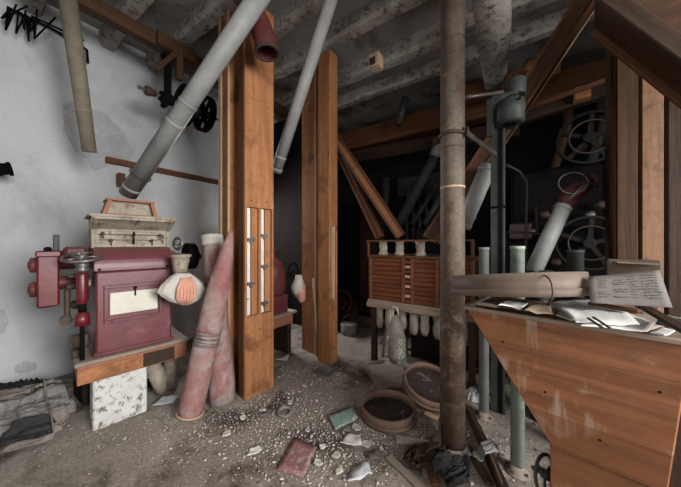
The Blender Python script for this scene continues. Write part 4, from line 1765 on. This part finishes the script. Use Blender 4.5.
t = empty('overhead_hopper', os_(640, 60), 0, 'dark wooden overhead hopper with a sloping lower edge board, top right corner', 'hopper')
poly = [os_(603, 0), os_(681, 57), os_(760, 116), os_(760, -90), os_(606, -90)]
b = MB()
b.prism(poly, D1 * .18, -D2, .004)
build('body', b, 'wdb', t)
b = MB()
b.beam(os_(603, 2) - D1 * .012 + UP * .03, os_(760, 118) - D1 * .012 + UP * .03, .024, .06, UP, .004)
build('edge_board', b, 'wd', t)
b = MB()
b.beam(os_(603, 2) + D1 * .185 - UP * .012, os_(760, 118) + D1 * .185 - UP * .012, .02, .03, UP, .003)
build('edge_moulding', b, 'wb', t)

# timbers crossing between the chute and the post
def tim(name, p0, p1, w, h, m, lab, cat='beam'):
    b = MB()
    b.beam(p0, p1, w, h, UP, .004)
    return build(name, b, m, label=lab, cat=cat)


tim('crossbeam', onS(520, 117, 3.6), onS(640, 78, 3.6), .10, .16, 'wd', 'dark crossbeam left of the overhead hopper, behind the big chute')
tim('crossbeam', onS(528, 108, 3.3), onS(640, 68, 3.3), .03, .04, 'wb', 'thin dusty rail along the dark crossbeam behind the big chute')
tim('timber_block', onS(582, 100, 3.5), onS(582, 88, 3.5), .12, .10, 'wo', 'small orange timber block hanging under the dark crossbeam', 'block')
tim('crossbeam', onS(350, 158, 4.385) , onS(520, 128, 4.385), .08, .22, 'wd', 'dark lower crossbeam beneath the reddish girder at the back')
tim('bin_box', onS(352, 146, 5.22), onS(385, 137, 5.22), .16, .22, 'wd', 'dim dark box under the ceiling at the back left of the column', 'box')
tim('hanging_block', onS(435, 138, 4.285), onS(435, 154, 4.285), .07, .07, 'wb', 'small reddish block hanging below the girder left of the column', 'block')
tim('crossbeam', onS(466, 95, 4.0), onS(560, 70, 4.0), .2, .16, 'wb', 'short brown beam behind the crooked white beam end')

# pipes at the back centre
def pipe(name, pts, r, m, lab, collars=(), cat='pipe', n=18):
    b = MB()
    b.tube(pts, r, n)
    o = build(name, b, m, label=lab, cat=cat, origin=pts[0])
    for f_ in collars:
        b = MB()
        ax = (pts[-1] - pts[0]).normalized()
        b.lathe(pts[0].lerp(pts[-1], f_) - ax * .01, ax, [(r + .002, 0), (r + .006, .004), (r + .006, .016), (r + .002, .02)], n)
        build('collar', b, m, o)
    return o


bp0 = pipe('back_pipe', [P(399, 224, 4.05), P(430, 165, 4.05), P(434, 156, 4.05)], .075, 'gmetal', 'grey slanting pipe in the gloom above the sifter cabinet, thickest there', (.8,))
pipe('back_pipe', [P(412, 225, 4.5), P(440, 180, 4.5)], .05, 'gmetal', 'thin grey pipe slanting just right of the thickest back pipe')
pipe('back_pipe', [P(424, 225, 4.2), P(446, 188, 4.2)], .05, 'gmetal', 'dim pipe slanting closest behind the round column')
pipe('back_pipe', [P(386, 226, 4.4), P(386, 178, 4.4)], .06, 'gmetal', 'dim vertical pipe in the gloom left of the slanting back pipes')
b = MB()
b.tube([P(434, 156, 4.05), P(436, 151, 4.02), P(440, 149, 3.95)], .08, 18)
build('pipe_elbow', b, 'pipe', bp0, label='pale pipe elbow')
pipe('chute_pipe', [P(462, 228, 2.55), P(489, 165, 2.42)], .075, 'pipe', 'pale grey slanting pipe between the round column and the square duct', (.06, .2, .93))
pipe('back_pipe', [onS(398, 125, 4.1), onS(406, 98, 4.1)], .06, 'gmetal', 'short dim pipe hanging under the joists at the back')
b = MB()
b.box(onS(420, 186, 5.2), D1, D2, UP, .2, .9, .4, .02)
build('tank', b, 'gmetal', label='dim grey tank behind the slanting back pipes', cat='tank')

# pipe with wired cloth joint at the right
jp = pipe('spout_pipe', [P(533, 272, 2.1), P(564, 205, 2.1)], .058, 'pipe', 'pale spout pipe slanting up to a wired cloth joint at the right', (.95,))
b = MB()
b.tube([P(564, 206, 2.1), P(570, 195, 2.1), P(580, 188, 2.12), P(592, 178, 2.2)], [.06, .068, .06, .04], 18, wob=.35)
jc = build('cloth_joint', b, 'dred', jp)
for k in range(6):
    b = MB()
    b.tube([P(568 + k * 3, 200 - k * 1.5, 2.03), P(580 + k * 2, 188 - k, 2.0), P(588 + k * 2, 172 + k * 3, 2.08)], .006, 6)
    build('wire', b, 'steel', jc)
b = MB()
b.torus(P(573, 183, 2.05), V((-.5, -1, .3)), .09, .006, 28, 6)
build('wire_hoop', b, 'steel', jc)
b = MB()
b.lathe(V((1.60, 2.07, 1.08)), UP, [(.115, 0), (.115, .03), (.10, .07), (.07, .10), (.06, .11)], 24)
build('base_dome', b, 'gmetal', jp)
b = MB()
b.lathe(V((1.60, 2.07, 0)), UP, [(.07, 0), (.07, 1.08)], 20)
build('pedestal', b, 'gmetal', jp)

# dark machines at the right back
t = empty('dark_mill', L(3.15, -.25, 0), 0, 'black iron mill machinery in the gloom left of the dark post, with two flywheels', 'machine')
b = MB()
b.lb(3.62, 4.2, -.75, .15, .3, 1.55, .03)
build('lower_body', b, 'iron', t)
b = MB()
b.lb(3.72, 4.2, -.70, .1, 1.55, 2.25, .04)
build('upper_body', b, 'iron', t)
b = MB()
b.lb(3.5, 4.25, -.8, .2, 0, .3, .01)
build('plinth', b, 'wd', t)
for (u, v, r, Y) in ((590, 137, .25, 2.50), (590, 243, .26, 2.50)):
    b = MB()
    c = P(u, v, Y)
    b.ringband(c, D1, r - .02, r, .07, 40)
    for k in range(5):
        a = k * 2 * math.pi / 5 + .4
        e = D2 * math.cos(a) + UP * math.sin(a)
        b.beam(c + e * .03 + D1 * .03, c + e * (r - .015) + D1 * .03, .04, .02, D1)
    b.lathe(c - D1 * .01, D1, [(.05, 0), (.05, .09)], 18)
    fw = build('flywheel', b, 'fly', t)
    b = MB()
    b.torus(c - D1 * .02, D1, r * .62, .007, 32, 6)
    build('inner_ring', b, 'rust', fw)
    b = MB()
    b.tube([c, c + D1 * .5], .03, 12)
    build('axle', b, 'rust', fw)
b = MB()
b.lb(3.5, 3.64, -.10, .1, 1.45, 1.62, .01)
build('gearbox', b, 'rust', t)
for k, (u, v) in enumerate(((545, 215), (533, 232), (600, 205), (590, 215), (556, 262), (540, 250))):
    b = MB()
    c = onS(u, v, 3.63)
    b.lathe(c, -D1, [(.04, 0), (.045, .01), (.03, .05), (.015, .06)], 12)
    build('fitting', b, 'steel' if k % 2 else 'rust', t)
b = MB()
b.tube([P(508, 232, 2.5), P(560, 234, 2.5)], .012, 8)
b.tube([P(536, 205, 2.5), P(537, 232, 2.5)], .012, 8)
build('lever_rods', b, 'rust', t)
t = empty('dark_mill', L(3.5, 1.0, 0), 0, 'dark machine block behind the square duct and the slanting grey pipe', 'machine')
b = MB()
b.lb(3.6, 4.0, .65, 1.2, 0, 1.60, .03)
build('body', b, 'iron', t)
b = MB()
b.lb(3.5, 3.6, .75, 1.25, .9, 1.1, .01)
build('shelf', b, 'rust', t)
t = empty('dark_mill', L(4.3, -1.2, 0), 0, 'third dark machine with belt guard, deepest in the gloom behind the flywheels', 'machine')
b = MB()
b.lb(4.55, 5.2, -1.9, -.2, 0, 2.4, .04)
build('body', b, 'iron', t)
for k in range(5):
    b = MB()
    c = L(4.52, -.4 - k * .3, 1.0 + .28 * (k % 3))
    b.torus(c, D1, .13, .012, 24, 6)
    build('ring', b, 'rust', t)
for k in range(4):
    b = MB()
    b.tube([L(4.45, -.3 - k * .35, 2.1), L(4.45, -.5 - k * .35, 2.9), L(4.40, -.5 - k * .3, 3.2)], .05, 12)
    build('spout', b, 'gmetal' if k % 2 else 'wdb', t)
t = empty('dark_mill', L(4.9, 1.3, 0), 0, 'dark spouted machine glimpsed over the sifter cabinet left of the round column', 'machine')
b = MB()
b.lb(4.78, 5.1, .75, 1.30, 1.9, 2.3, .03)
build('spout_head', b, 'gmetal', t)
b = MB()
b.lb(4.75, 5.1, .75, 1.9, 0, 1.9, .02)
build('body', b, 'iron', t)
for k in range(4):
    b = MB()
    b.tube([L(4.71, 1.38 + k * .12, 1.3), L(4.71, 1.38 + k * .12, 2.0), L(4.76, 1.42 + k * .1, 2.5)], .03, 10)
    build('spout', b, 'gmetal', t)
# tall dark cabinet left of the sifter, in the gloom
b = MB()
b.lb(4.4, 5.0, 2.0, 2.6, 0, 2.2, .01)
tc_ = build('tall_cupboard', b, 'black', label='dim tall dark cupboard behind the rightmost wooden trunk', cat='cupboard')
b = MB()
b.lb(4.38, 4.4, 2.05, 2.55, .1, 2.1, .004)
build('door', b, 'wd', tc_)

# ================================================================== FLOOR THINGS, RIGHT
tim('floor_beam', F(468, 413) + UP * .032, F(506, 500) + UP * .032, .05, .06, 'wd', 'dark timber lying on the floor from the column towards the green pipe')
b = MB()
pts = [F(469, 412, .072), F(476, 424, .073), F(487, 447, .073), F(502, 484, .073)]
b.tube(pts, .008, 8)
build('iron_rod', b, 'rust', label='thin iron rod lying along the dark floor timber', cat='rod')


def sieve(c, ax, r, h, lab, mname='sieve'):
    b = MB()
    b.ringband(c, ax, r - .013, r, h, 56)
    o = build('round_sieve', b, mname, label=lab, cat='sieve', origin=c)
    b = MB()
    b.ringband(c, ax, r - .001, r + .007, h * .35, 56)
    build('lower_band', b, mname, o)
    b = MB()
    b.lathe(c + ax.normalized() * h * .18, ax, [(r - .014, 0), (r - .014, .003)], 48)
    build('mesh', b, 'mesh', o)
    return o


cs = F(388, 414)
sieve(cs, UP, .222, .085, 'round wooden sieve lying flat on the floor among the litter')
# tray
tr = [F(379, 393), F(410, 386), F(398, 362), F(364, 366)]
b = MB()
n4 = [p + UP * .02 for p in tr]
b.hexa([p + UP * .005 for p in tr] + [p + UP * .02 for p in tr], tr[1] - tr[0])
ty = build('wooden_tray', b, 'wg', label='shallow dusty square wooden tray on the floor behind the flat sieve', cat='tray')
for i in range(4):
    p, q = tr[i], tr[(i + 1) % 4]
    b = MB()
    b.beam(p + UP * .022, q + UP * .022, .014, .04, UP, .002)
    build('side', b, 'wg', ty)
ct = F(425, 401)
tdir = V((-.28, -.15, 1)).normalized()
sieve(ct + UP * .095 + V((.04, .035, 0)), V((.10, -.36, 1)).normalized(), .225, .085, 'round wooden sieve propped at a tilt against the round column')
b = MB()
b.box(ct + V((.04, .14, .022)), D1, D2, UP, .10, .10, .044, .004)
build('wood_block', b, 'wd', label='wood block under the tilted sieve', cat='block')

# rags heap, left floor
def drape(b, c, a, lx, ly, h, n=44, fold=9.0, flat=.35):
    """crumpled cloth lying on the floor and over whatever lower thing is beneath it, kept clear of taller things"""
    tree = solid_tree()
    ax, ay = V((math.cos(a), math.sin(a), 0)), V((-math.sin(a), math.cos(a), 0))

    def under(q, top=.85):
        best = 0.0
        for dx, dy in ((0, 0), (.036, 0), (-.036, 0), (0, .036), (0, -.036), (.02, .02), (-.02, .02), (.02, -.02), (-.02, -.02)):
            hit = tree.ray_cast(V((q.x + dx, q.y + dy, top)), V((0, 0, -1)))
            if hit[0] is not None and hit[0].z > 0:
                best = max(best, hit[0].z)
            up = tree.ray_cast(V((q.x + dx, q.y + dy, .002)), V((0, 0, 1)))
            if up[0] is not None and up[0].z < .5:
                best = max(best, hit[0].z if hit[0] is not None else .9)
        return best
    rows = []
    for j in range(n + 1):
        row = []
        for i in range(n + 1):
            x, y = i / n * 2 - 1, j / n * 2 - 1
            wob = 1 + .22 * noise.noise(V((x * 1.7, y * 1.7, b.off)))
            q = c + ax * lx * x * math.sqrt(1 - y * y * .45) * wob + ay * ly * y * math.sqrt(1 - x * x * .45) * wob
            if q.dot(D2) > 3.97:
                q -= D2 * (q.dot(D2) - 3.97)
            u = under(q)
            for _ in range(30):
                if u <= LIMIT:
                    break
                q = V((q.x + (c.x - q.x) * .07, q.y + (c.y - q.y) * .07, 0))
                u = under(q)
            if u > LIMIT:
                u = 0
            e = max(0.0, (1 - x ** 4) * (1 - y ** 4))
            w = V((x * 2.0 + noise.noise(V((x, y, b.off + 4))) * 1.3, y * fold * .4, b.off))
            rd = 1 - abs(noise.noise(w)) * 2.2
            rd2 = 1 - abs(noise.noise(q * 13 + V((0, 0, b.off)))) * 2
            z = h * e ** .6 * (flat + (1 - flat) * max(0, rd) + .30 * rd2) + .02 * h
            if not (0 < i < n and 0 < j < n):
                z = 0
            q.z = max(.005, z, u + .018 + .2 * max(z, 0) if u > .002 else 0)
            row.append(q)
        rows.append(row)
        vr = [[b.bm.verts.new(q) for q in row] for row in rows]
    fs = []
    for j in range(n):
        for i in range(n):
            f = b.bm.faces.new((vr[j][i], vr[j][i + 1], vr[j + 1][i + 1], vr[j + 1][i]))
            f.smooth = True
            fs.append(f)
    b._uv(fs, ax)


LIMIT = .37
rag = [
    ('sackb', F(40, 406), .85, .50, .28, .13, 'taupe empty sack crumpled against the wall at the left'),
    ('sack', F(16, 426), .5, .36, .20, .10, 'grey crumpled sack at the left edge of the floor'),
    ('sack', F(70, 413), .8, .30, .16, .13, 'grey folded sack leaning towards the chipped white block'),
    ('sackb', F(56, 432), .7, .28, .09, .05, 'pale taupe sack flap in front of the sack heap'),
    ('sackd', F(8, 401), .6, .24, .13, .13, 'black sack pushed against the wall at the far left'),
    ('sackd', F(22, 444), .5, .22, .07, .05, 'black rag in front of the grey sack at the left'),
    ('sackb', F(24, 414), .7, .26, .10, .09, 'long taupe sack fold lying over the grey sack at the left'),
]
for m, c, a, rx, ry, h, lab in rag:
    b = MB()
    drape(b, c, a, rx, ry, h)
    build('sack', b, m, label=lab, cat='sack')
b = MB()
st_ = solid_tree()
sp_ = []
for k in range(25):
    q_ = F(41, 404).lerp(F(54, 441), k / 24)
    h_ = max((st_.ray_cast(V((q_.x + dx, q_.y + dy, .6)), V((0, 0, -1)))[0] or V((0, 0, 0))).z for dx in (-.03, -.01, .01, .03) for dy in (-.03, -.01, .01, .03))
    sp_.append(V((q_.x, q_.y, max(h_, 0) + .020)))
b.tube(sp_, .006, 8)
build('strap', b, 'sackb', label='thin cloth strap trailing over the sack heap', cat='strap')
# plank litter bottom right
items = [
    ('board', 'wg', F(388, 458), F(424, 492), .05, .015, 'narrow pale board at the bottom of the floor, left of the dark rags'),
    ('board', 'wg', F(396, 442), F(430, 447), .06, .02, 'weathered board lying in front of the round column'),
    ('board', 'wb', F(424, 456), F(436, 490), .05, .02, 'brown splintered board pointing at the foot of the column'),
    ('board', 'wd', F(474, 462), F(490, 490), .05, .02, 'dark board right of the column foot'),
    ('board', 'wp', F(425, 417), F(438, 423), .05, .006, 'pale bare board under the tilted sieve'),
]
for i, (nm, m, p0_, p1_, w, h, lab) in enumerate(items):
    tim(nm, p0_ + UP * (.012 + .006 * i), p1_ + UP * (.012 + .006 * i), w, h, m, lab, 'board')
for m, u, v, rx, ry, h, lab in (('sackb', 425, 462, .16, .09, .07, 'dark brown rag heap on the floor left of the column foot'),
                                ('sackd', 452, 474, .13, .07, .03, 'black rag at the bottom in front of the column'),
                                ('sack', 487, 462, .10, .05, .04, 'dusty grey rag on the floor right of the column')):
    b = MB()
    drape(b, F(u, v), .4, rx, ry, h)
    build('rag', b, 'wd' if m == 'sackb' else m, label=lab, cat='rag')
for m, u, v, rx, ry, h, lab in (('plate', 477, 398, .10, .07, .08, 'crumpled white plastic behind the round column'),
                                ('paper', 492, 392, .12, .07, .06, 'crumpled white paper between the two upright pipes'),
                                ('sackd', 490, 372, .30, .14, .16, 'black sack heap behind the crumpled plastic')):
    b = MB()
    drape(b, F(u, v), .2, rx, ry, h, 40, 16, .2)
    build('crumpled_plastic' if m != 'sackd' else 'sack', b, m, label=lab, cat='litter' if m != 'sackd' else 'sack')

# ================================================================== LITTER
def flat(name, m, cs_, lab, cat, th=.004, amp=.008, z=.004, n=6):
    b = MB()
    pp_ = [F(u, v) + UP * z for u, v in cs_]
    b.sheet(pp_[0], pp_[1], pp_[2], pp_[3], th, n, n, amp, 8)
    return build(name, b, m, label=lab, cat=cat)


flat('card_sheet', 'rcard', ((276, 471), (303, 479), (317, 449), (295, 438)), 'faded red card lying on the dusty floor', 'card')
flat('printed_card', 'gpaper', ((336, 433), (358, 421), (353, 409), (328, 418)), 'green printed card lying near the flat sieve', 'card', z=.02)
flat('paper_sheet', 'paperg', ((314, 373), (328, 377), (335, 370), (322, 366)), 'grey paper sheet on the floor in front of the rightmost trunk', 'paper')
flat('paper_sheet', 'paper', ((275, 363), (287, 363), (289, 357), (280, 361)), 'white folded paper on the floor between the trunks', 'paper', z=.02, amp=.02)
flat('paper_sheet', 'paper', ((340, 447), (362, 449), (360, 437), (346, 438)), 'white crumpled paper below the green printed card', 'paper', amp=.03)
flat('paper_sheet', 'paper', ((247, 457), (262, 452), (259, 448), (250, 449)), 'small white paper scrap left of the faded red card', 'paper', amp=.02)
flat('paper_sheet', 'plate', ((348, 487), (372, 484), (368, 470), (352, 474)), 'crumpled white wrapper at the bottom edge of the floor', 'paper', amp=.05)
flat('paper_sheet', 'paperg', ((370, 464), (381, 462), (379, 453), (368, 456)), 'dull paper scrap right of the white wrapper', 'paper', amp=.03)
b = MB()
b.torus(F(285, 414) + UP * .02, V((.1, -.1, 1)), .05, .014, 24, 8)
build('rubber_ring', b, 'sack', label='small grey ring lying among the rubble in front of the slotted trunk', cat='ring')

# larger plaster flakes as things of their own
random.seed(21)
spots = [(262, 412, 'directly left of the grey ring'), (290, 404, 'just above the grey ring, towards the slotted trunk'), (322, 449, 'below the green printed card, left of the crumpled paper'),
         (336, 458, 'beneath the white crumpled paper'), (318, 466, 'touching the right edge of the faded red card'), (357, 430, 'between the green printed card and the flat sieve'),
         (243, 420, 'left of the rubble, in front of the slotted trunk'), (305, 388, 'alone in the shadow right of the slotted trunk'), (338, 474, 'left of the white wrapper at the bottom'),
         (366, 447, 'below the flat sieve, left of its front edge'), (308, 433, 'just above the faded red card'), (226, 436, 'alone on the bare dusty floor in front of the leaning tubes')]
for i, (u, v, w) in enumerate(spots):
    b = MB()
    c = F(u, v)
    n = 6
    k_ = (1, 1.3, .8, 1.1)[i % 4]
    ring = [c + V((math.cos(k / n * 6.28) * random.uniform(.6, 1.3), math.sin(k / n * 6.28) * random.uniform(.5, 1.1), 0)) * .028 * k_ for k in range(n)]
    b.prism([p + UP * (.008 + random.uniform(0, .012)) for p in ring], V((.003, .003, .010)), D1, .001)
    build('plaster_flake', b, 'chip', label='pale plaster flake ' + w, cat='plaster flake', group='plaster flakes on the floor')
random.seed(11)
clusters = [(285, 418, .26, .20, 420, 1.0), (325, 440, .22, .20, 420, 1.1), (300, 428, .30, .16, 380, .9), (352, 447, .16, .14, 220, 1.0), (240, 412, .18, .12, 200, .9),
            (308, 372, .16, .10, 110, .9), (325, 382, .10, .05, 60, .9), (230, 440, .35, .18, 160, .6), (330, 475, .22, .10, 200, 1.0), (390, 440, .3, .15, 260, .8), (420, 462, .25, .12, 260, .9), (400, 395, .3, .2, 160, .7),
            (200, 425, .3, .1, 120, .7), (300, 440, 1.3, .7, 420, .5), (420, 430, .5, .4, 240, .6), (470, 440, .25, .2, 120, .8), (95, 440, .5, .1, 90, .6), (70, 368, .25, .06, 60, 1.2)]


GRID = {}
free_tree = solid_tree()


def free_spot(p, rad):
    for z in (.002, .02):
        n_ = free_tree.find_nearest(V((p.x, p.y, z)))
        if n_[0] is not None and n_[3] < rad + .004:
            return False
    up = free_tree.ray_cast(V((p.x, p.y, .001)), V((0, 0, 1)))
    if up[0] is not None and (up[0].z < .12 or up[1].z > 0.3 and up[0].z < .4):
        return False
    gx, gy = int(p.x // .05), int(p.y // .05)
    for i in (-1, 0, 1):
        for j in (-1, 0, 1):
            for (x, y, r0) in GRID.get((gx + i, gy + j), ()):
                if (x - p.x) ** 2 + (y - p.y) ** 2 < (r0 + rad) ** 2:
                    return False
    GRID.setdefault((gx, gy), []).append((p.x, p.y, rad))
    return True


def chipmesh(frac, seed, szs, nmult=1.0):
    random.seed(seed)
    b = MB()
    for (u, v, sx, sy, n, k) in clusters:
        c = F(u, v)
        for i in range(int(n * frac * nmult)):
            p = c + V((random.gauss(0, sx), random.gauss(0, sy), 0))
            if p.dot(D2) > 3.93 or p.y < .9:
                continue
            s = k * random.uniform(*szs) * random.choice((.6, 1, 1, 1.5))
            a = random.uniform(0, 6.28)
            e1 = V((math.cos(a), math.sin(a), random.uniform(-.4, .4))).normalized()
            e2 = V((-math.sin(a), math.cos(a), random.uniform(-.4, .4)))
            e3 = e1.cross(e2).normalized()
            hh = s * random.uniform(.15, .5)
            pts_ = [e1 * s * random.uniform(.6, 1.2), e2 * s * random.uniform(.4, 1), -e1 * s * random.uniform(.5, 1.1), -e2 * s * random.uniform(.4, .9)]
            pts_ = [q.copy() for q in pts_]
            allp = [q - e3 * hh / 2 for q in pts_] + [q * .8 + e3 * hh / 2 for q in pts_]
            if not free_spot(p, max(math.hypot(q.x, q.y) for q in allp)):
                continue
            base = p - UP * min(q.z for q in allp) + UP * .001
            lo_ = [b.bm.verts.new(base + q - e3 * hh / 2) for q in pts_]
            hi_ = [b.bm.verts.new(base + q * .8 + e3 * hh / 2) for q in pts_]
            b.bm.faces.new(lo_[::-1])
            b.bm.faces.new(hi_)
            for j in range(4):
                b.bm.faces.new((lo_[j], lo_[(j + 1) % 4], hi_[(j + 1) % 4], hi_[j]))
    return b


b = chipmesh(1.6, 5, (.005, .014))
build('plaster_chips', b, 'chip', label='scatter of small pale plaster chips over the dusty floor', cat='rubble', kind='stuff', origin=V((0, 2, 0)))
b = chipmesh(1.5, 6, (.005, .016))
build('rubble', b, 'crumb', label='scatter of grey-brown crumbs over the dusty floor', cat='rubble', kind='stuff', origin=V((0, 2, 0)))
# added near-black panel standing for the shade beyond the left window
b = MB()
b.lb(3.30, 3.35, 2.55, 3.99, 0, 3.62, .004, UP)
build('shade_panel', b, 'black', label='near-black panel added as shade beyond the left window, seen between the trunks', cat='shade_panel')
